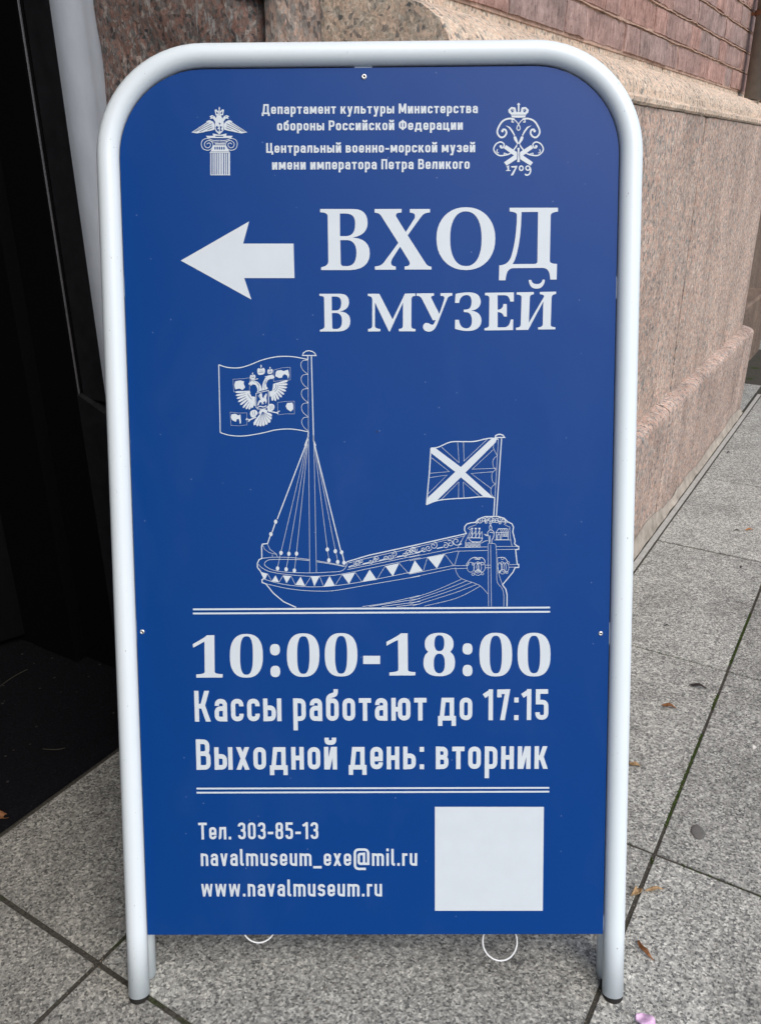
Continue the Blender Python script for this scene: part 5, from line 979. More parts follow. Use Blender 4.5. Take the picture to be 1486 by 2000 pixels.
 ('s',1.20,0,1,[(346.8,535.2),(359.1,539.8),(375.3,541.8),(394.3,542.8),(413.2,544.2),(426.6,543)]),
 ('f',0,[(352.1,601.6),(357.4,601.6),(387.1,579.2),(422.8,612.2),(428.9,611.6),(427.9,608.1),(392.5,572.8),(425.5,543),(413.8,544.5),(387.2,567.2),(359.1,540),(346.8,535.2),(348.5,543.4),(380.6,573.6),(352.7,595.5)]),
 ('s',0.42,0,0,[(383.3,608.4),(385,584.2),(364.6,602.7)]),
 ('s',0.42,0,0,[(390.1,608.5),(390.8,586.1),(417.9,611.5)]),
 ('s',0.42,0,0,[(352.7,590.5),(373.6,574),(350.9,572.1)]),
 ('s',0.42,0,0,[(350.5,567.1),(371.1,569.9),(348.8,547.9)]),
 ('s',0.42,0,0,[(364.1,541.1),(384.7,561.7),(384.4,542.9)]),
 ('s',0.42,0,0,[(390.7,543.2),(390,561.6),(409.9,544.2)]),
 ('s',0.42,0,0,[(428.1,577.6),(400.3,576.6),(425.1,599.5)]),
 ('s',0.42,0,0,[(425.3,573.5),(399.2,571.6),(422.7,553.8)]),
 ('s',0.42,0,0,[(430.8,611.4),(427.2,543)]),
 ('s',1.20,0,0,[(434.5,612.5),(429,519.9)]),
 ('s',1.20,0,0,[(427,543),(425.9,519.9)]),
 ('s',1.33,1,0,[(426.9,613.4),(427.6,615.6),(430,616.9),(432.8,617.2),(436.1,616.1),(438.1,613.5)]),
 ('s',0.42,0,1,[(426.2,609.2),(425.1,601.4),(429.6,592.6)]),
 ('s',0.42,0,1,[(429.6,592.6),(424.7,587),(425.3,579.2),(428.4,575.9)]),
 ('s',0.42,0,1,[(428.1,575.9),(423.7,571.5),(424.1,562.5),(427.6,559.2)]),
 ('s',0.42,0,1,[(427.6,559.2),(423,554.7),(422.7,548),(426.1,543)]),
],
'eagle_flag_drawing': [
 ('s',1.03,0,1,[(106.3,699.8),(115.8,696.7),(129.1,696),(141.2,698.9),(156.9,704.8),(173.9,708.4),(191.9,708.4),(209.9,705)]),
 ('s',1.03,0,0,[(106.3,699.8),(106.1,621.3)]),
 ('s',1.03,0,1,[(106.1,621.3),(117.5,618),(133.3,617.2),(154,620.2),(172.3,624.2),(190.5,624.8),(209.2,621.5)]),
 ('s',0.38,0,0,[(209.9,709.7),(209.2,621.3)]),
 ('s',1.14,0,0,[(213.9,709.7),(215.1,611.6),(217.5,605.4)]),
 ('s',1.08,0,0,[(209.7,709.7),(209.9,705)]),
 ('s',1.19,0,0,[(209.2,621.5),(208.5,615.2),(204.7,605.5)]),
 ('s',1.08,1,0,[(203.7,709.7),(204.9,712.7),(208.2,714.7),(211.2,715),(215.4,714),(217.8,712.3),(219.3,709.4)]),
 ('s',0.49,0,1,[(209.9,704.4),(203.8,703.5),(201.6,699.1),(203.7,693.1),(209.6,688)]),
 ('s',0.49,0,1,[(209.9,688),(203.8,687.1),(201.6,682.7),(203.7,676.7),(209.6,671.5)]),
 ('s',0.49,0,1,[(209.9,671.6),(203.8,670.7),(201.6,666.3),(203.6,660.3),(209.6,655.1)]),
 ('s',0.49,0,1,[(209.9,655.1),(203.8,654.2),(201.5,649.8),(203.6,643.8),(209.6,638.6)]),
 ('s',0.49,0,1,[(209.8,638.7),(203.8,637.8),(201.5,633.4),(203.6,627.3),(209.6,622.1)]),
 ('s',0.24,1,0,[(122.5,683),(128.8,683.2),(135.4,683.6),(142.1,684.6),(141.4,669.7),(123,668.4)]),
 ('s',0.24,1,0,[(169.7,693.1),(179.6,695.7),(189.3,696.2),(189,681.6),(179.4,681.4),(169.7,680)]),
 ('s',0.24,1,0,[(118.2,645),(127.9,643.9),(137.8,644),(137.5,630.2),(128.7,629),(118.8,629.7)]),
 ('s',0.24,1,0,[(173.8,655.8),(183.8,657),(193.2,657.2),(193.2,642.4),(183.5,642.6),(173.8,641.4)]),
 ('f',0,[(125.1,680.6),(131.1,681.5),(135.3,680.3),(134.7,677.5),(135.6,675.7),(136.4,673.4),(133.3,670.4),(129.7,672.2),(124.9,671.3),(123.8,675.8)]),
 ('f',0,[(173.6,692.4),(178.4,693.1),(181.4,691.9),(186.8,693.5),(187.9,687.3),(186.6,682.8),(185.5,686.7),(182.5,688.5),(180.1,686.4),(179.4,684.4),(175.8,684),(171.6,686.2),(172.3,690.4)]),
 ('f',0,[(119.6,642.3),(124.2,643.1),(127.8,641.1),(130.2,642.2),(130.6,632.6),(129.4,630.8),(128.3,636.9),(125.9,636.9),(124.6,633.6),(120.4,635.7),(119,638.7)]),
 ('f',0,[(185,655.1),(191,655.6),(191.9,652.6),(191.8,647.8),(189,645.1),(184.8,647.9),(183.1,651.5)]),
 ('f',0,[(141.7,669.5),(136.9,668.8),(136.8,662.6),(140.2,656.6),(146.2,654.1),(148.1,657.7),(147.6,662.5),(143.4,663.1),(142.3,667.3)]),
 ('f',0,[(140.5,669.1),(130.9,669.4),(126.5,669.2),(124.6,668.1),(126.5,667),(131,667.1),(140.5,667.9)]),
 ('f',0,[(140.4,667.7),(131,666.5),(126.7,665.5),(125.1,664.1),(127.1,663.4),(131.4,664.1),(140.6,666.5)]),
 ('f',0,[(140.5,666.1),(131.5,663.7),(127.5,662.1),(126.1,660.5),(128.2,660.1),(132.3,661.4),(140.9,665)]),
 ('f',0,[(140.7,664.3),(132.4,660.6),(128.7,658.5),(127.5,656.7),(129.7,656.6),(133.5,658.4),(141.3,663.2)]),
 ('f',0,[(141.2,662.4),(133.8,657.6),(130.6,655),(129.9,653.1),(131.9,653.3),(135.3,655.7),(141.9,661.5)]),
 ('f',0,[(141.7,660.5),(135.8,654.6),(133.3,651.6),(133.1,649.7),(135,650.2),(137.6,653.1),(142.6,659.8)]),
 ('f',0,[(142.8,659.3),(138.3,653),(136.5,649.8),(136.7,648),(138.4,648.7),(140.4,651.8),(143.8,658.7)]),
 ('f',0,[(144,658.6),(140.9,652.3),(139.8,649.3),(140.3,647.6),(141.8,648.5),(143.1,651.5),(145.1,658.1)]),
 ('f',0,[(145.5,657.9),(143.5,653),(143,650.6),(143.7,649.4),(145.1,650.1),(145.8,652.4),(146.7,657.6)]),
 ('f',0,[(146.7,657.7),(146.1,654.1),(146.3,652.4),(147.4,651.7),(148.5,652.5),(148.6,654.2),(147.9,657.7)]),
 ('f',0,[(169.1,677.3),(173.3,678.5),(175.6,674.3),(174.3,668.3),(170.6,664.8),(165.1,662.4),(164.1,668.4),(167.7,669.3),(168.6,673.1)]),
 ('f',0,[(172.2,676.7),(180.9,678.2),(184.9,679.2),(186.4,680.8),(184.4,681.4),(180.4,680.6),(171.9,677.9)]),
 ('f',0,[(172.7,675.5),(180.8,675.3),(184.5,675.6),(186.1,676.8),(184.4,677.9),(180.6,677.8),(172.6,676.7)]),
 ('f',0,[(172.9,673.9),(180.2,672.2),(183.6,671.9),(185.3,672.8),(184,674.1),(180.5,674.7),(173.1,675.2)]),
 ('f',0,[(172.7,672.5),(179.1,669.4),(182.2,668.3),(184,668.8),(183.1,670.4),(180,671.7),(173.2,673.7)]),
 ('f',0,[(172.2,671.2),(177.3,666.6),(180,664.8),(181.7,664.9),(181.3,666.6),(178.8,668.6),(173,672.2)]),
 ('f',0,[(171.4,669.7),(175,664.2),(177.1,661.9),(178.8,661.6),(178.9,663.3),(177,665.8),(172.4,670.5)]),
 ('f',0,[(170.1,668.7),(172.2,662.4),(173.5,659.7),(175.1,659),(175.6,660.6),(174.5,663.5),(171.3,669.2)]),
 ('f',0,[(168.6,668),(169.3,661.3),(170.1,658.3),(171.5,657.2),(172.3,658.8),(171.8,661.8),(169.9,668.2)]),
 ('f',0,[(167,667.4),(166.5,661.5),(166.7,658.7),(167.8,657.6),(169,658.8),(169,661.6),(168.3,667.4)]),
 ('m',0.54,0,1,[(141.7,667.3),(143.1,664.9),(145.2,663.1)]),
 ('m',0.54,0,1,[(139.2,666.2),(141,662.6),(143.9,659.5)]),
 ('m',0.54,0,1,[(172.1,676.7),(172,673.1),(169.5,670.1)]),
 ('m',0.54,0,1,[(173.9,676.1),(173.8,671.9),(170.7,668.3)]),
 ('f',0,[(148.9,666.7),(152,668.5),(156.2,669.9),(155.1,674.4),(153.4,677.4),(151,679.8),(146.8,681.4),(142.6,680.2),(140.5,677.9),(140.9,676.3),(142.5,676.7),(143.1,675.1),(145.5,677.1),(148.5,676.3),(150.3,672.7),(150.8,669.7)]),
 ('f',0,[(156.2,669.6),(161.1,671),(162.9,672),(161.2,674.4),(161,678),(162.7,681.3),(166.2,683.3),(168,682.7),(169.2,683.9),(171,684.4),(170.1,686.5),(167.4,687.7),(163.2,686.9),(160.2,684.5),(157.6,679.8),(156.4,675.6)]),
 ('m',0.48,0,1,[(151.6,678),(152.7,673.2),(152,669.1)]),
 ('m',0.48,0,1,[(149.2,679.8),(152.1,675.6)]),
 ('m',0.48,0,1,[(159.5,680.4),(158.5,674.4),(159.3,671.4)]),
 ('m',0.48,0,1,[(161.3,682.7),(160,676.8)]),
 ('m',0.48,0,1,[(145.6,680.2),(148,679.5)]),
 ('s',0.76,0,0,[(143.2,681.4),(151.7,683.4)]),
 ('s',0.76,0,0,[(159.6,685.4),(168.7,687.7)]),
 ('f',1,[(150.9,692.6),(152.2,695.4),(155.3,694.4),(158.2,695.8),(159.8,693.2),(158.6,688.9),(152.3,687.8)]),
 ('s',0.72,0,0,[(155.3,694.9),(155.4,699.4)]),
 ('s',0.72,0,0,[(154.3,697.8),(156.4,697.7)]),
 ('m',0.48,0,1,[(152.3,690.2),(158.4,691.1)]),
 ('m',0.42,0,1,[(154.3,693.5),(154.5,690.4)]),
 ('m',0.42,0,1,[(157,693.7),(156.4,690.6)]),
 ('f',1,[(142.3,685.8),(143.2,687.8),(145.4,687.1),(147.4,688.1),(148.6,686.3),(147.7,683.3),(143.3,682.5)]),
 ('s',0.72,0,0,[(145.4,687.5),(145.5,690.6)]),
 ('s',0.72,0,0,[(144.7,689.5),(146.2,689.5)]),
 ('m',0.48,0,1,[(143.3,684.2),(147.5,684.8)]),
 ('m',0.42,0,1,[(144.7,686.5),(144.8,684.3)]),
 ('m',0.42,0,1,[(146.5,686.6),(146.2,684.5)]),
 ('f',1,[(162.7,692.1),(163.6,694.1),(165.8,693.4),(167.8,694.4),(168.9,692.6),(168,689.6),(163.6,688.8)]),
 ('s',0.72,0,0,[(165.8,693.8),(165.8,696.9)]),
 ('s',0.72,0,0,[(165,695.8),(166.6,695.8)]),
 ('m',0.48,0,1,[(163.7,690.4),(167.9,691.1)]),
 ('m',0.42,0,1,[(165.1,692.8),(165.2,690.6)]),
 ('m',0.42,0,1,[(166.9,692.9),(166.5,690.8)]),
 ('n',0,[(147.7,667.3),(164.5,671),(164.3,651.6),(161.3,648.6),(156.4,646.6),(149.7,647.5),(147.6,649.3)]),
 ('s',0.76,1,0,[(148.9,666.5),(163.5,669.8),(163.4,652.5),(160.7,649.8),(156.4,648.1),(150.4,648.5),(148.6,650.3)]),
 ('f',0,[(150.1,652.9),(151.8,657.7),(154.2,659.5),(157.2,660.1),(158.5,663.6),(160.8,666.6),(161.6,665.4),(160.7,661.2),(161.4,657.6),(160.1,654),(159.4,657.6),(157.4,656.5),(155.9,652.9),(154.8,656.5),(152.9,655.9),(151.3,652.3)]),
 ('f',0,[(152.5,664.9),(154.4,667),(155.9,666),(156.1,662.5),(157.8,659.5),(154.8,658.9),(153.4,661.9)]),
 ('s',0.54,0,0,[(151.3,664.3),(157.7,654.1)]),
 ('s',1.08,0,1,[(150,649.9),(153.4,651.5),(157.1,650.7),(160.7,652.2)]),
 ('f',1,[(142.4,645.8),(146.1,647.5),(149.1,646.3),(150.3,643.3),(147.1,639.7),(143.5,638.6),(141.5,642.2)]),
 ('f',1,[(161.9,650.4),(164.4,654),(168.6,653.8),(170.1,651),(168.9,647.4),(165.4,645.6),(162.4,646.2)]),
 ('m',0.48,0,1,[(144.2,645.2),(145.4,640.9)]),
 ('m',0.48,0,1,[(146.7,646.3),(147.2,641.5)]),
 ('m',0.48,0,1,[(165,652.2),(165.5,647.4)]),
 ('m',0.48,0,1,[(167.4,652.8),(167.7,648.6)]),
 ('s',1.41,0,0,[(148.3,639.1),(141,635.9),(139.1,633.8)]),
 ('s',0.98,0,0,[(141,635.9),(137.2,637.2),(136.8,635.6)]),
 ('s',1.30,0,0,[(163,645.9),(171.5,644.1),(174.5,643.2)]),
 ('s',0.98,0,0,[(172.7,644.1),(176.1,646.1)]),
 ('f',0,[(153.4,647.5),(159.4,648.1),(162.1,646.2),(160.5,643.2),(155.7,642.1),(151.5,643.3)]),
 ('f',0,[(155.2,645.1),(147.9,636.7),(145.2,632.4),(145.5,629.5),(148.4,630.2),(151.5,634.3),(157,643.9)]),
 ('f',0,[(155.1,644.9),(149.9,635.6),(148.1,631),(149.1,628.3),(151.7,629.5),(153.9,633.9),(157.1,644.1)]),
 ('f',0,[(155,644.7),(152.1,634.9),(151.4,630.2),(153,627.9),(155.3,629.6),(156.4,634.2),(157.2,644.3)]),
 ('f',0,[(155,644.4),(154.4,634.7),(154.8,630.2),(156.9,628.4),(158.7,630.4),(158.7,634.9),(157.2,644.5)]),
 ('f',0,[(155,644.1),(156.9,635),(158.4,630.9),(160.9,629.8),(162.2,632.2),(161,636.4),(157.1,644.8)]),
 ('f',0,[(155.2,643.9),(159.4,636),(161.9,632.7),(164.6,632.4),(165.2,635),(163,638.5),(157,645.1)]),
 ('f',0,[(155.4,643.6),(161.1,638),(164.2,636),(166.7,636.6),(166.6,639.1),(163.8,641.5),(156.7,645.3)]),
 ('f',0,[(155.7,643.5),(161.9,639.9),(165.1,638.9),(167.1,640.2),(166.5,642.5),(163.5,643.9),(156.5,645.5)]),
 ('m',0.48,0,0,[(156.1,645.1),(147.3,629.1)]),
 ('m',0.48,0,0,[(156.1,645.1),(151,628.2)]),
 ('m',0.48,0,0,[(156.1,645.1),(154.9,628.1)]),
 ('m',0.48,0,0,[(156.1,645.1),(158.9,629.1)]),
 ('m',0.48,0,0,[(156.1,645.1),(162.7,631)]),
 ('m',0.48,0,0,[(156.1,645.1),(165.8,634.6)]),
 ('m',0.48,0,0,[(156.1,645.1),(167.1,638.4)]),
],
'column_emblem': [
 ('f',0,[(118.99,967.95),(121.29,971.06),(125.03,972.17),(127.95,970.01),(144.77,959.16),(138.81,958.36),(131.41,959.57),(124.01,960.78),(118.85,962.25)]),
 ('m',0.66,0,0,[(121.97,968.64),(127.11,966.17),(140.33,959.77)]),
 ('m',0.66,0,0,[(121.91,966.21),(127.06,963.89),(135.87,959.53)]),
 ('m',0.66,0,0,[(121.12,964.23),(127.00,961.60)]),
 ('m',0.66,0,0,[(125.71,969.60),(131.57,966.13),(142.55,959.47)]),
 ('s',0.84,0,1,[(118.93,965.81),(121.27,970.07),(125.02,971.88),(128.40,970.43)]),
 ('s',0.66,0,0,[(128.37,969.29),(135.98,964.23),(144.47,959.02),(138.81,958.21),(129.93,959.87)]),
 ('f',0,[(115.35,970.83),(117.66,974.37),(119.20,976.49),(122.20,977.89),(125.13,976.44),(123.61,975.03),(124.62,973.60),(121.37,974.34),(119.08,971.51),(117.54,969.39)]),
 ('n',0,[(120.68,976.19),(122.61,976.46),(121.69,975.33)]),
 ('f',0,[(114.34,977.96),(118.19,977.64),(119.52,983.60),(117.46,984.18),(115.93,982.21),(114.48,983.64)]),
 ('n',0,[(115.56,979.09),(117.33,979.07),(117.71,982.19),(115.89,980.79)]),
 ('s',0.72,0,1,[(113.65,950.58),(120.79,950.52),(126.78,952.47),(131.95,950.70),(133.63,946.40),(131.73,941.40),(126.48,939.59),(122.05,941.49),(120.37,945.80),(122.54,949.36),(126.73,950.04),(129.93,947.15),(129.25,943.57),(126.24,942.17),(123.60,943.91),(123.37,946.49),(125.48,947.62),(127.38,946.17)]),
 ('s',0.60,0,1,[(113.60,948.72),(120.00,948.67),(125.26,950.76)]),
 ('f',0,[(120.16,955.38),(128.64,955.31),(126.79,952.89),(120.10,952.96)]),
 ('f',0,[(108.59,968.05),(106.45,971.20),(102.77,972.37),(99.74,970.26),(82.36,959.72),(88.28,958.81),(95.75,959.89),(103.21,960.96),(108.45,962.34)]),
 ('m',0.66,0,0,[(105.64,968.79),(100.38,966.41),(86.84,960.26)]),
 ('m',0.66,0,0,[(105.58,966.36),(100.32,964.13),(91.29,959.93)]),
 ('m',0.66,0,0,[(106.27,964.36),(100.26,961.85)]),
 ('m',0.66,0,0,[(101.96,969.82),(95.93,966.45),(84.60,959.99)]),
 ('s',0.84,0,1,[(108.54,965.91),(106.42,970.20),(102.76,972.09),(99.31,970.70)]),
 ('s',0.66,0,0,[(99.28,969.56),(91.42,964.64),(82.65,959.58),(88.28,958.67),(97.24,960.16)]),
 ('f',0,[(112.38,970.86),(110.24,974.44),(108.82,976.59),(105.89,978.04),(102.88,976.64),(104.33,975.21),(103.25,973.79),(106.53,974.47),(108.69,971.61),(110.12,969.46)]),
 ('n',0,[(107.32,976.32),(105.40,976.62),(106.26,975.47)]),
 ('f',0,[(113.75,977.96),(109.88,977.72),(108.85,983.70),(110.94,984.24),(112.37,982.24),(113.89,983.65)]),
 ('n',0,[(112.59,979.11),(110.81,979.13),(110.59,982.26),(112.34,980.82)]),
 ('s',0.72,0,1,[(113.05,950.59),(105.91,950.65),(100.02,952.71),(94.76,951.04),(92.86,946.76),(94.51,941.73),(99.67,939.82),(104.19,941.65),(106.09,945.93),(104.10,949.52),(99.95,950.28),(96.60,947.44),(97.10,943.86),(100.04,942.40),(102.76,944.10),(103.13,946.67),(101.08,947.83),(99.10,946.42)]),
 ('s',0.60,0,1,[(113.01,948.73),(106.61,948.79),(101.46,950.98)]),
 ('f',0,[(106.78,955.50),(98.31,955.58),(100.03,953.14),(106.72,953.08)]),
 ('f',0,[(114.96,985.06),(114.80,984.06),(114.41,983.44),(113.95,983.45),(113.60,984.07),(113.48,985.07),(113.65,986.07),(114.04,986.69),(114.49,986.68),(114.85,986.06)]),
 ('f',0,[(111.07,977.70),(115.82,977.95),(119.02,969.38),(118.07,960.83),(113.50,956.59),(109.15,960.91),(109.08,969.47)]),
 ('n',0,[(110.78,966.32),(112.98,965.15),(111.44,963.03),(113.65,962.30),(112.83,959.45),(110.65,961.47),(109.54,964.47)]),
 ('n',0,[(114.49,966.28),(116.99,965.12),(115.45,962.99),(116.88,960.84),(114.34,960.15)]),
 ('n',0,[(113.10,970.14),(115.59,968.69),(113.77,967.14)]),
 ('f',0,[(106.11,958.08),(112.76,956.59),(114.99,956.57),(121.71,957.94),(120.85,952.95),(106.72,953.08)]),
 ('n',0,[(109.01,955.48),(117.93,955.40),(117.90,954.26),(108.98,954.34)]),
 ('f',0,[(108.06,947.34),(119.96,947.24),(119.48,945.95),(108.47,946.05)]),
 ('f',0,[(106.52,945.21),(120.65,945.08),(124.22,938.60),(125.22,936.73),(101.83,936.94),(103.37,938.79)]),
 ('n',0,[(109.26,941.96),(109.06,940.91),(108.60,940.26),(108.05,940.27),(107.62,940.92),(107.47,941.98),(107.67,943.03),(108.13,943.67),(108.69,943.67),(109.12,943.01)]),
 ('n',0,[(111.79,941.94),(111.59,940.89),(111.13,940.24),(110.58,940.25),(110.15,940.90),(110.00,941.95),(110.20,943.01),(110.67,943.65),(111.22,943.65),(111.65,942.99)]),
 ('n',0,[(114.32,941.92),(114.12,940.86),(113.66,940.22),(113.11,940.22),(112.68,940.88),(112.54,941.93),(112.73,942.98),(113.20,943.63),(113.75,943.62),(114.18,942.97)]),
 ('n',0,[(116.85,941.89),(116.66,940.84),(116.19,940.20),(115.64,940.20),(115.21,940.85),(115.07,941.91),(115.26,942.96),(115.73,943.61),(116.28,943.60),(116.71,942.95)]),
 ('n',0,[(119.38,941.87),(119.19,940.82),(118.72,940.17),(118.17,940.18),(117.74,940.83),(117.60,941.89),(117.79,942.94),(118.26,943.58),(118.81,943.58),(119.24,942.92)]),
 ('n',0,[(103.36,938.36),(124.21,938.17),(124.20,937.74),(103.35,937.93)]),
 ('f',0,[(102.72,936.64),(103.61,936.63),(102.99,913.06),(102.09,913.07)]),
 ('f',0,[(104.65,936.63),(105.55,936.62),(104.93,913.04),(104.04,913.05)]),
 ('f',0,[(106.59,936.61),(107.78,936.60),(107.17,913.02),(105.98,913.03)]),
 ('f',0,[(108.68,936.59),(109.87,936.58),(109.26,913.00),(108.07,913.01)]),
 ('f',0,[(110.84,936.57),(112.18,936.56),(111.58,912.98),(110.23,913.00)]),
 ('f',0,[(112.99,936.55),(114.78,936.54),(114.19,912.96),(112.40,912.98)]),
 ('f',0,[(115.68,936.53),(117.46,936.51),(116.88,912.94),(115.09,912.95)]),
 ('f',0,[(118.58,936.50),(119.92,936.49),(119.34,912.92),(118.00,912.93)]),
 ('f',0,[(120.74,936.48),(121.93,936.47),(121.36,912.90),(120.16,912.91)]),
 ('f',0,[(122.97,936.46),(125.06,936.44),(124.49,912.87),(122.40,912.89)]),
 ('s',0.72,0,0,[(102.39,912.78),(124.93,912.58)]),
],
'monogram_emblem': [
 ('s',0.96,0,1,[(450.94,958.10),(449.15,959.97),(449.86,963.23),(453.80,968.46),(457.47,970.55),(461.89,970.94)]),
 ('s',1.87,0,1,[(455.26,970.29),(461.89,970.94),(468.86,967.89),(473.82,960.46),(474.63,955.04),(471.42,950.79),(467.28,951.26),(464.57,955.13),(465.71,958.82),(468.96,959.08)]),
 ('s',1.20,0,1,[(457.47,970.27),(458.24,967.42),(456.02,967.44)]),
 ('f',0,[(470.46,957.50),(470.19,956.58),(469.45,956.02),(468.54,956.03),(467.80,956.60),(467.50,957.52),(467.77,958.44),(468.51,959.00),(469.42,959.00),(470.17,958.42)]),
 ('f',0,[(465.66,963.66),(460.51,962.00),(457.15,957.76),(455.41,954.22),(456.90,953.78),(458.64,956.61),(461.56,960.57)]),
 ('f',0,[(455.73,952.08),(453.67,951.38),(451.07,944.27),(452.56,943.54),(455.77,947.80),(456.63,950.64)]),
 ('f',0,[(456.61,953.21),(456.35,952.61),(455.73,952.36),(455.10,952.62),(454.83,953.22),(455.09,953.83),(455.71,954.07),(456.34,953.81)]),
 ('s',1.45,0,1,[(451.07,944.70),(454.82,939.24),(460.07,933.47),(466.02,931.27),(472.69,930.79),(477.54,934.03),(478.97,938.31),(476.25,943.33),(471.04,945.52),(467.37,943.13),(468.59,939.40),(471.56,939.38)]),
 ('f',0,[(472.58,940.65),(472.30,939.73),(471.57,939.17),(470.66,939.17),(469.91,939.75),(469.62,940.68),(469.89,941.60),(470.62,942.16),(471.54,942.16),(472.28,941.58)]),
 ('s',0.96,0,1,[(474.83,937.63),(475.61,934.77),(473.40,933.35)]),
 ('s',0.84,0,1,[(463.78,932.30),(467.48,933.41),(466.76,930.84)]),
 ('f',0,[(451.17,933.55),(465.16,942.29),(467.71,938.84),(456.39,930.93),(467.59,923.38),(464.96,919.68),(451.23,928.11)]),
 ('f',0,[(450.74,979.13),(452.53,977.69),(454.39,983.06),(458.81,983.59),(462.23,980.44),(461.82,977.61),(458.90,975.08),(458.48,972.25),(450.81,972.03)]),
 ('n',0,[(455.45,980.50),(458.09,981.89),(459.58,980.18),(458.13,977.64),(456.36,977.94)]),
 ('s',0.54,0,1,[(455.47,978.37),(458.10,981.18)]),
 ('n',0,[(452.50,980.53),(453.67,981.65),(453.41,977.68)]),
 ('s',0.96,0,1,[(450.94,958.10),(452.70,959.94),(451.93,963.21),(447.89,968.51),(444.18,970.67),(439.74,971.14)]),
 ('s',1.87,0,1,[(446.40,970.37),(439.74,971.14),(432.83,968.22),(428.00,960.87),(427.30,955.47),(430.59,951.16),(434.73,951.55),(437.36,955.38),(436.15,959.09),(432.89,959.40)]),
 ('s',1.20,0,1,[(444.18,970.39),(443.47,967.56),(445.68,967.54)]),
 ('f',0,[(431.43,957.85),(431.72,956.93),(432.46,956.35),(433.37,956.34),(434.11,956.91),(434.38,957.82),(434.09,958.75),(433.35,959.32),(432.44,959.33),(431.70,958.77)]),
 ('f',0,[(436.11,963.93),(441.30,962.17),(444.73,957.87),(446.54,954.30),(445.07,953.88),(443.27,956.75),(440.27,960.76)]),
 ('f',0,[(446.26,952.16),(448.34,951.43),(451.07,944.27),(449.60,943.57),(446.30,947.88),(445.39,950.74)]),
 ('f',0,[(445.37,953.31),(445.63,952.70),(446.26,952.45),(446.89,952.69),(447.14,953.29),(446.88,953.90),(446.25,954.16),(445.62,953.91)]),
 ('s',1.45,0,1,[(451.07,944.70),(447.42,939.31),(442.28,933.63),(436.37,931.54),(429.70,931.17),(424.78,934.50),(423.27,938.81),(425.90,943.78),(431.07,945.88),(434.79,943.42),(433.64,939.71),(430.67,939.74)]),
 ('f',0,[(429.63,941.04),(429.92,940.11),(430.66,939.53),(431.58,939.52),(432.31,940.09),(432.59,941.01),(432.30,941.94),(431.55,942.51),(430.64,942.52),(429.90,941.96)]),
 ('s',0.96,0,1,[(427.42,938.05),(426.70,935.20),(428.94,933.75)]),
 ('s',0.84,0,1,[(438.58,932.52),(434.87,933.70),(435.63,931.11)]),
 ('f',0,[(451.17,933.55),(437.02,942.54),(434.53,939.13),(446.01,931.02),(434.95,923.67),(437.65,919.92),(451.23,928.11)]),
 ('f',0,[(450.74,979.13),(448.99,977.73),(447.02,983.13),(442.59,983.74),(439.22,980.65),(439.69,977.81),(442.66,975.23),(443.13,972.39),(450.81,972.03)]),
 ('n',0,[(446.01,980.59),(443.34,982.03),(441.88,980.34),(443.38,977.78),(445.15,978.04)]),
 ('s',0.54,0,1,[(446.03,978.46),(443.35,981.32)]),
 ('n',0,[(448.96,980.56),(447.77,981.70),(448.10,977.73)]),
 ('n',0,[(443.11,975.23),(458.45,975.09),(458.46,974.52),(443.11,974.66)]),
 ('f',0,[(449.92,987.91),(451.69,987.90),(451.78,979.12),(450.01,979.13)]),
 ('f',0,[(449.20,986.79),(452.44,986.76),(452.45,985.91),(449.20,985.94)]),
 ('n',0,[(449.04,940.01),(453.19,939.97),(452.67,932.11),(453.35,923.51),(449.19,923.54),(449.70,932.13)]),
 ('f',0,[(449.93,939.28),(452.30,939.26),(451.79,931.40),(452.75,923.80),(449.78,923.82),(450.60,931.41)]),
 ('n',0,[(449.02,942.15),(451.07,944.27),(453.17,942.11),(451.11,940.70)]),
 ('n',0,[(436.46,919.93),(445.36,920.71),(458.72,920.59),(466.14,919.67),(466.16,918.37),(436.47,918.63)]),
 ('f',0,[(437.21,918.63),(440.61,920.46),(440.66,915.01),(442.44,914.99),(442.45,914.13),(437.10,914.18),(437.09,915.04),(438.87,915.02),(438.85,918.18)]),
 ('f',0,[(442.70,919.30),(449.82,919.81),(449.83,918.66),(445.16,909.22),(442.49,909.24),(447.76,917.82),(443.60,917.85)]),
 ('s',1.45,1,1,[(456.53,917.02),(456.38,916.09),(455.93,915.30),(455.26,914.78),(454.47,914.60),(453.67,914.79),(452.99,915.33),(452.54,916.12),(452.37,917.06),(452.52,917.99),(452.96,918.78),(453.63,919.30),(454.42,919.48),(455.22,919.29),(455.90,918.75),(456.36,917.96)]),
 ('s',1.45,1,1,[(464.10,917.10),(463.94,916.22),(463.46,915.48),(462.74,914.99),(461.89,914.82),(461.04,915.00),(460.31,915.51),(459.82,916.26),(459.64,917.14),(459.80,918.02),(460.28,918.76),(460.99,919.25),(461.84,919.42),(462.70,919.23),(463.43,918.73),(463.92,917.98)]),
 ('s',1.57,0,1,[(464.53,917.67),(465.02,914.08),(463.57,910.50),(460.32,909.38),(458.82,910.83)]),
],
}
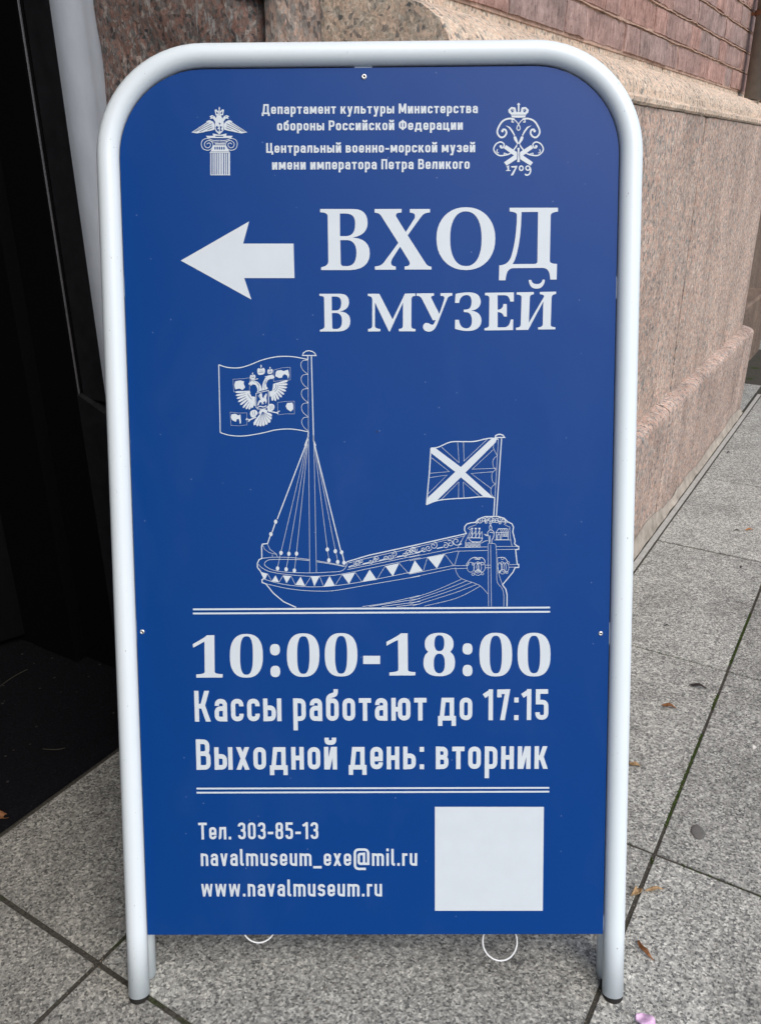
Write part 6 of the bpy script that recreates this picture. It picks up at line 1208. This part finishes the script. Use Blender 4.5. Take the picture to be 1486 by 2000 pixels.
TEXT = [
 ('lettering_department','Департамент культуры Министерства',(161.96,978.65),(405.03,977.42),10.66,16.0),
 ('lettering_department','обороны Российской Федерации',(178.95,960.57),(388.23,959.51),10.70,16.0),
 ('lettering_museum_name','Центральный военно-морской музей',(166.16,936.35),(402.22,934.99),10.81,16.0),
 ('lettering_museum_name','имени императора Петра Великого',(172.50,917.93),(396.08,916.82),11.07,16.0),
 ('lettering_ticket_office','Кассы работают до 17:15',(66.44,273.03),(493.78,273.49),38.26,15.0),
 ('lettering_day_off','Выходной день: вторник',(66.68,212.51),(493.46,212.28),38.39,15.0),
 ('lettering_telephone','Тел. 303-85-13',(66.84,123.82),(214.09,123.98),21.69,14.5),
 ('lettering_mail_address','navalmuseum_exe@mil.ru',(68.69,89.72),(335.07,89.28),21.83,14.2),
 ('lettering_web_address','www.navalmuseum.ru',(68.43,50.20),(291.71,49.67),21.99,14.2),
]

# ================================================================== THE SIGN
PO = Vector((-0.29400647, 0.7436093, 0.07830106)); PU = Vector((0.99996446, -0.00843118, 0)); PV = Vector((0.00253991, 0.3012412, 0.95354459)); PN = PU.cross(PV)
foot = PO + PU * .282; foot = foot - PV * (foot.z / PV.z)      # where the front frame meets the ground
sign = empty('pavement_sign', foot, 0, label='blue museum entrance board in a white tube frame, leaning against the granite corner', cat='sign')
SM = Matrix(((PU.x, PV.x, PN.x, foot.x), (PU.y, PV.y, PN.y, foot.y), (PU.z, PV.z, PN.z, foot.z), (0, 0, 0, 1)))
sign.matrix_world = SM
# local frame of the sign: x right, y up the board, z out of its face; origin at the middle of the foot line
V0 = (PO - foot).dot(PV); CX = -.282
TR = .0129; UL, UR, VT, RC = -.0141 + CX, .5788 + CX, V0 + 1.0430, .111
def frame_path(vb0, vb1):
    P = [(UL, vb0, 0)]
    for k in range(1, 12): P.append((UL, vb0 + (VT - RC - vb0) * k / 12, 0))
    for k in range(17):
        a = math.pi / 2 * k / 16; P.append((UL + RC - RC * math.cos(a), VT - RC + RC * math.sin(a), 0))
    for k in range(1, 8): P.append((UL + RC + (UR - UL - 2 * RC) * k / 8, VT, 0))
    for k in range(17):
        a = math.pi / 2 * k / 16; P.append((UR - RC + RC * math.sin(a), VT - RC + RC * math.cos(a), 0))
    for k in range(11, 0, -1): P.append((UR, vb1 + (VT - RC - vb1) * k / 12, 0))
    P.append((UR, vb1, 0))
    return P
FB = .003
V, F = tube_mesh(frame_path(FB, FB), TR, 36)
fr = obj('front_frame', V, F, M_white, sign, smooth=True)
V, F = tube_mesh(frame_path(FB + .004, FB + .004), TR, 28)
rf = obj('rear_frame', V, F, M_white, sign, smooth=True); rf.location = (0, 0, -.0295)
for par in (fr, rf):
    for x in (UL, UR):
        zb = .0 if par is fr else .006
        V, F = tube_mesh([(x, zb - .006, 0), (x, zb - .002, 0), (x, zb + .016, 0)], [TR * .86, TR * .96, TR * .93], 20)
        obj('rubber_foot', V, F, M_rubber, par, smooth=False)
for x in (UL + .06, UR - .06):      # hinge plates joining the two frames near the top, hidden behind the board
    bm = box_bm(x - .018, x + .018, VT - .03, VT - .012, -.024, -.006, .001); obj('hinge', bm, None, M_steel, sign)
# board
PW, PH, PR, PT = .5644, 1.0275, .0957, .0015
def panel_outline():
    P = [(0, 0), (PW, 0)]
    for k in range(13):
        a = math.pi / 2 * k / 12; P.append((PW - PR + PR * math.cos(a), PH - PR + PR * math.sin(a)))
    for k in range(13):
        a = math.pi / 2 * k / 12; P.append((PR - PR * math.sin(a), PH - PR + PR * math.cos(a)))
    return P
PP = panel_outline(); m = len(PP)
V = [(x, y, PT) for x, y in PP] + [(x, y, -PT) for x, y in PP]
F = [tuple(range(m)), tuple(range(2 * m - 1, m - 1, -1))] + [(i, m + i, m + (i + 1) % m, (i + 1) % m) for i in range(m)]
panel = obj('panel', V, F, M_blue, sign); panel.location = (CX, V0, .0015)
V2 = [(PW / 2 + (x - PW / 2) * 1.008, PH / 2 + (y - PH / 2) * (1.004 if y > .5 else .99), z) for x, y, z in V]
back = obj('rear_panel', V2, F, M_blue, sign); back.location = (CX, V0, -.031)
# fixing tabs welded inside the tube, and screws through the board
def tab(x0, x1, y0, y1):
    obj('fixing_tab', box_bm(x0, x1, y0, y1, -.0022, -.0005, .0003), None, M_white, sign).location = (CX, V0, .0)
tab(.2665, .2865, 1.000, 1.0335)
tab(-.004, .016, .372, .398); tab(.548, .568, .365, .392)
tab(-.004, .012, .778, .802); tab(.552, .5685, .772, .797); tab(.552, .5675, .002, .022)
def screw(x, y, rad=.0031):
    n = 24; prof = [(rad, .0), (rad * .95, .0007), (rad * .7, .0013), (rad * .42, .00155), (rad * .38, .0006), (0.0001, .0005)]
    V = [(pr_ * math.cos(2 * math.pi * k / n), pr_ * math.sin(2 * math.pi * k / n), z) for pr_, z in prof for k in range(n)]
    F = [(i * n + k, i * n + (k + 1) % n, (i + 1) * n + (k + 1) % n, (i + 1) * n + k) for i in range(len(prof) - 1) for k in range(n)]
    o = obj('screw', V, F, M_steel, panel, smooth=True); o.location = (x, y, PT)
    V = [(rad * .4 * math.cos(math.pi / 3 * k), rad * .4 * math.sin(math.pi / 3 * k), .0010) for k in range(6)]
    s = obj('socket', V, [tuple(range(6))], M_dark, panel); s.location = (x, y, PT)
    bpy.context.view_layer.update(); s.parent = o; s.location = (0, 0, 0)
# print
ZP = PT + .0003
labels = {'lettering_entrance_large': 'large white serif word meaning entrance', 'lettering_entrance_small': 'white serif words below, meaning to the museum',
 'arrow': None, 'lettering_hours': 'large white serif opening hours', 'white_square': 'blank white square at the lower right'}
names = {'lettering_entrance_large': 'lettering', 'lettering_entrance_small': 'lettering', 'lettering_hours': 'lettering', 'rule_line_upper': 'rule_line', 'rule_line_lower': 'rule_line'}
for k, ops in ART.items():
    o = paint(names.get(k, k), art_faces(ops), M_print, panel, ZP)
    if labels.get(k): o['label'] = labels[k]
tl = ['white condensed line naming the culture department', 'white condensed line naming the defence ministry', 'white condensed line naming the naval museum', 'white condensed line naming the emperor',
      'white condensed line with ticket office hours', 'white condensed line naming the closing day', 'small white telephone number', 'small white mail address', 'small white web address']
for lb, (nm, tx, p0, p1, cap, sw) in zip(tl, TEXT):
    o = paint('lettering', text_faces(tx, p0, p1, cap, sw), M_print, panel, ZP); o['label'] = lb
screw(.2775, 1.0178, .0033); screw(.0066, .3842, .0029); screw(.5543, .3796, .0029)
V = [(.0009 * math.cos(k), .0009 * math.sin(k), 0) for k in range(6)]
o = obj('rivet_mark', V, [tuple(range(6))], simple('dark_pinhole', (.03, .02, .02), .8), panel); o.location = (.2891, .6211, PT + .0004)

# ================================================================== LOOSE THINGS
def zip_tie(cx, cy, rad, rot, label):
    n = 48; P = [(rad * math.cos(2 * math.pi * k / n) * (1 + .02 * math.sin(2 * math.pi * k / n * 2)), rad * math.sin(2 * math.pi * k / n), .0022 * math.sin(2 * math.pi * k / n)) for k in range(n)]
    e = empty('cable_tie', (0, 0, 0), 0, label=label, cat='cable tie', group='cable ties looped under the board')
    e.matrix_world = SM @ Matrix.Translation((cx + CX, cy + V0, -.009)) @ Matrix.Rotation(rot, 4, 'X')
    V, F = [], []
    for k, p in enumerate(P):
        p = Vector(p); d = Vector((p.x, p.y, 0)).normalized()
        for a, b in ((.0008, .0019), (.0008, -.0019), (-.0008, -.0019), (-.0008, .0019)):
            V.append(p + d * a + Vector((0, 0, b)))
    for k in range(n):
        k2 = (k + 1) % n
        for j in range(4): F.append((k * 4 + j, k * 4 + (j + 1) % 4, k2 * 4 + (j + 1) % 4, k2 * 4 + j))
    obj('strap', V, F, M_tie, e)
    obj('lock_head', box_bm(-.003, .003, rad - .002, rad + .003, -.003, .003, .0005), None, M_tie, e)
zip_tie(.1377, .0070, .0215, -.50, 'white nylon cable tie hanging half hidden under the left part of the blue board')
zip_tie(.4388, -.0172, .0215, -.55, 'white nylon cable tie loop hanging fully below the right part of the blue board')

def ST(s, t, z=0.0):
    c, q = math.cos(AZ), math.sin(AZ); return Vector((c * s - q * t, q * s + c * t, z))
def leaf_mat(name, a, b):
    M = NT(name); tc = M.n('ShaderNodeTexCoord'); n = M.noise(tc.outputs['Object'], 220, 4, .65)
    M.bump(n, .6, .001)
    return M.fin(M.ramp(n, [(.35, a), (.65, b)]), .75, .3)
ML = {'brown': leaf_mat('dry_brown_leaf', (.13, .055, .02), (.30, .14, .06)), 'tan': leaf_mat('dry_tan_leaf', (.24, .15, .07), (.48, .34, .19)),
      'dark': leaf_mat('blackened_pod', (.015, .012, .01), (.04, .032, .026)), 'pink': leaf_mat('pink_petal', (.62, .36, .60), (.82, .62, .80)),
      'orange': leaf_mat('orange_leaf', (.35, .14, .05), (.5, .27, .12)), 'straw': leaf_mat('old_straw', (.035, .033, .024), (.07, .065, .045)), 'pale': leaf_mat('pale_chip', (.6, .58, .56), (.8, .78, .76))}
def leaf(name, s, t, L, wd, ang, m, label, cat, curl=.5, bend=.3, taper=1.0, lift=.004, group=None):
    n, k = 14, 5; V, F = [], []
    for i in range(n + 1):
        x = i / n
        w = wd * (math.sin(math.pi * x) ** .75) * (1 - .35 * x * taper) * (1 + .18 * noise.noise(Vector((x * 5, s * 9, t * 9))))
        cxl = (x - .5) * L; cyl = bend * L * (x - .5) ** 2 * (1 if x > .3 else 2.0)
        zc = .0012 + lift * (math.sin(math.pi * x) * .6 + .35 * abs(noise.noise(Vector((x * 4, s, t)))))
        for j in range(k):
            y = j / (k - 1) - .5
            V.append((cxl + .05 * L * noise.noise(Vector((x * 3, y * 2, s))), cyl + y * w, zc + curl * w * (4 * y * y) * .8 - .15 * w * math.sin(8 * x)))
    mz = min(v[2] for v in V); V = [(a, b, c - mz + .0004) for a, b, c in V]
    for i in range(n):
        for j in range(k - 1):
            q = i * k + j; F.append((q, q + 1, q + k + 1, q + k))
    o = obj(name, V, F, ML[m], None, ST(s, t, 0.0), ang, smooth=True)
    md = o.modifiers.new('thickness', 'SOLIDIFY'); md.thickness = .0005
    tag(o, label, cat, group); return o
R_ = math.radians
leaf('seed_pod', 1.489, .188, .034, .010, R_(-22), 'dark', 'black elongated seed pod on the slab near the mossy joint', 'pod', .5, .05)
leaf('dry_leaf', 1.392, .221, .026, .011, R_(-15), 'brown', 'short reddish brown dry leaf below the black seed pod', 'leaf', .6, .2)
leaf('dry_leaf', 1.191, .229, .022, .009, R_(-5), 'tan', 'tan curled dry leaf touching the right leg of the frame', 'leaf', .9, .8)
leaf('dry_leaf', .928, .150, .018, .013, R_(60), 'tan', 'crumpled tan leaf bit lying on the joint right of the sign', 'leaf', .8, .9)
leaf('dry_leaf', .945, .131, .030, .008, R_(8), 'tan', 'slender pale dry leaf pointing right beside the crumpled bit', 'leaf', .4, .1)
leaf('dry_leaf', .836, .118, .034, .008, R_(-62), 'brown', 'narrow brown leaf with curled head by the right foot of the sign', 'leaf', .9, .5)
leaf('dry_leaf', 2.334, .232, .024, .010, R_(5), 'orange', 'small orange leaf on the far slab at the right edge', 'leaf', .4, .1)
leaf('petal', .738, .088, .030, .024, R_(-60), 'pink', 'pale pink flower petal at the bottom edge of the picture', 'petal', .25, .1, lift=.003)
leaf('dry_leaf', .545, 1.058, .040, .024, R_(20), 'brown', 'rust brown leaf on the edge of the black mat at the far left', 'leaf', .4, .2)
leaf('stone_chip', 1.349, .062, .011, .008, R_(40), 'pale', 'tiny white chip on the slab at the right edge', 'chip', .2, 0)
leaf('twig_bit', 2.079, .21, .010, .006, R_(30), 'dark', 'small black crumb below the wide paving joint', 'crumb', .3, 0)
leaf('twig_bit', 2.313, .262, .016, .005, R_(-10), 'dark', 'thin dark crumb left of the orange leaf', 'crumb', .3, 0)
leaf('twig_bit', 1.693, .30, .012, .005, R_(0), 'dark', 'dark crumb near the right tube of the sign', 'crumb', .3, 0)
leaf('twig_bit', 3.0, .41, .014, .008, R_(10), 'dark', 'dark crumb at the foot of the granite step', 'crumb', .3, 0)
# flattened chewing gum
def gum(s, t, a, b, rot, col, label):
    n = 28; V = [(0, 0, .0016)]
    for ring, z in ((.6, .0016), (.9, .0012), (1.0, .0002)):
        for k in range(n):
            an = 2 * math.pi * k / n; q = 1 + .10 * noise.noise(Vector((math.cos(an) * 1.3, math.sin(an) * 1.3, s * 5)))
            V.append((a * ring * q * math.cos(an), b * ring * q * math.sin(an), z))
    F = [(0, 1 + k, 1 + (k + 1) % n) for k in range(n)] + [(1 + r0 * n + k, 1 + (r0 + 1) * n + k, 1 + (r0 + 1) * n + (k + 1) % n, 1 + r0 * n + (k + 1) % n) for r0 in (0, 1) for k in range(n)]
    tag(obj('chewing_gum', V, F, simple('old_gum', col, .8, .3, var=.15, nscale=200), None, ST(s, t, 0), AZ + rot, smooth=True), label, 'gum')
gum(1.093, .1035, .0165, .0100, .35, (.115, .112, .105), 'flat dark grey spot of old gum on the slab right of the sign')
# straws on the mat
def straw(p, q, sag, label):
    P = []
    for k in range(9):
        x = k / 8; v = ST(*[p[i] + (q[i] - p[i]) * x for i in (0, 1)], .0095)
        v += ST(.0, sag * math.sin(math.pi * x)); P.append(v)
    V, F = tube_mesh(P, .0007, 6); tag(obj('straw', V, F, ML['straw'], smooth=True), label, 'straw')
straw((.768, 1.367), (.838, 1.372), .004, 'thin dry straw on the black mat near the left edge')
straw((.690, 1.134), (.712, 1.103), -.006, 'thin curved dry straw on the black mat close to the paving')
# loose grit in the joints and on the slabs
V, F = [], []
for _ in range(3200):
    s = random.uniform(.2, 3.2); t = random.uniform(-.35, .44) if random.random() < .75 else random.uniform(.4, 1.0)
    if s > .95 and t > .45: continue
    if random.random() < .6: t = random.choice((.15, .437, .445, .722)) + random.gauss(0, .005)
    if t > .44 and s > .95: continue
    rr = random.uniform(.0006, .0017); b = len(V)
    for dx, dy, dz in ((1, 0, 0), (-.5, .87, 0), (-.5, -.87, 0), (0, 0, 1)):
        V.append((s + rr * dx * random.uniform(.6, 1.3), t + rr * dy * random.uniform(.6, 1.3), .0002 + rr * dz * .9))
    F += [(b, b + 1, b + 3), (b + 1, b + 2, b + 3), (b + 2, b, b + 3)]
tag(obj('grit', V, F, simple('grit_stone', (.2, .17, .13), .9, .2, var=.6, nscale=300), rz=AZ), 'loose sand and grit scattered over the grey paving', 'grit', kind='stuff')
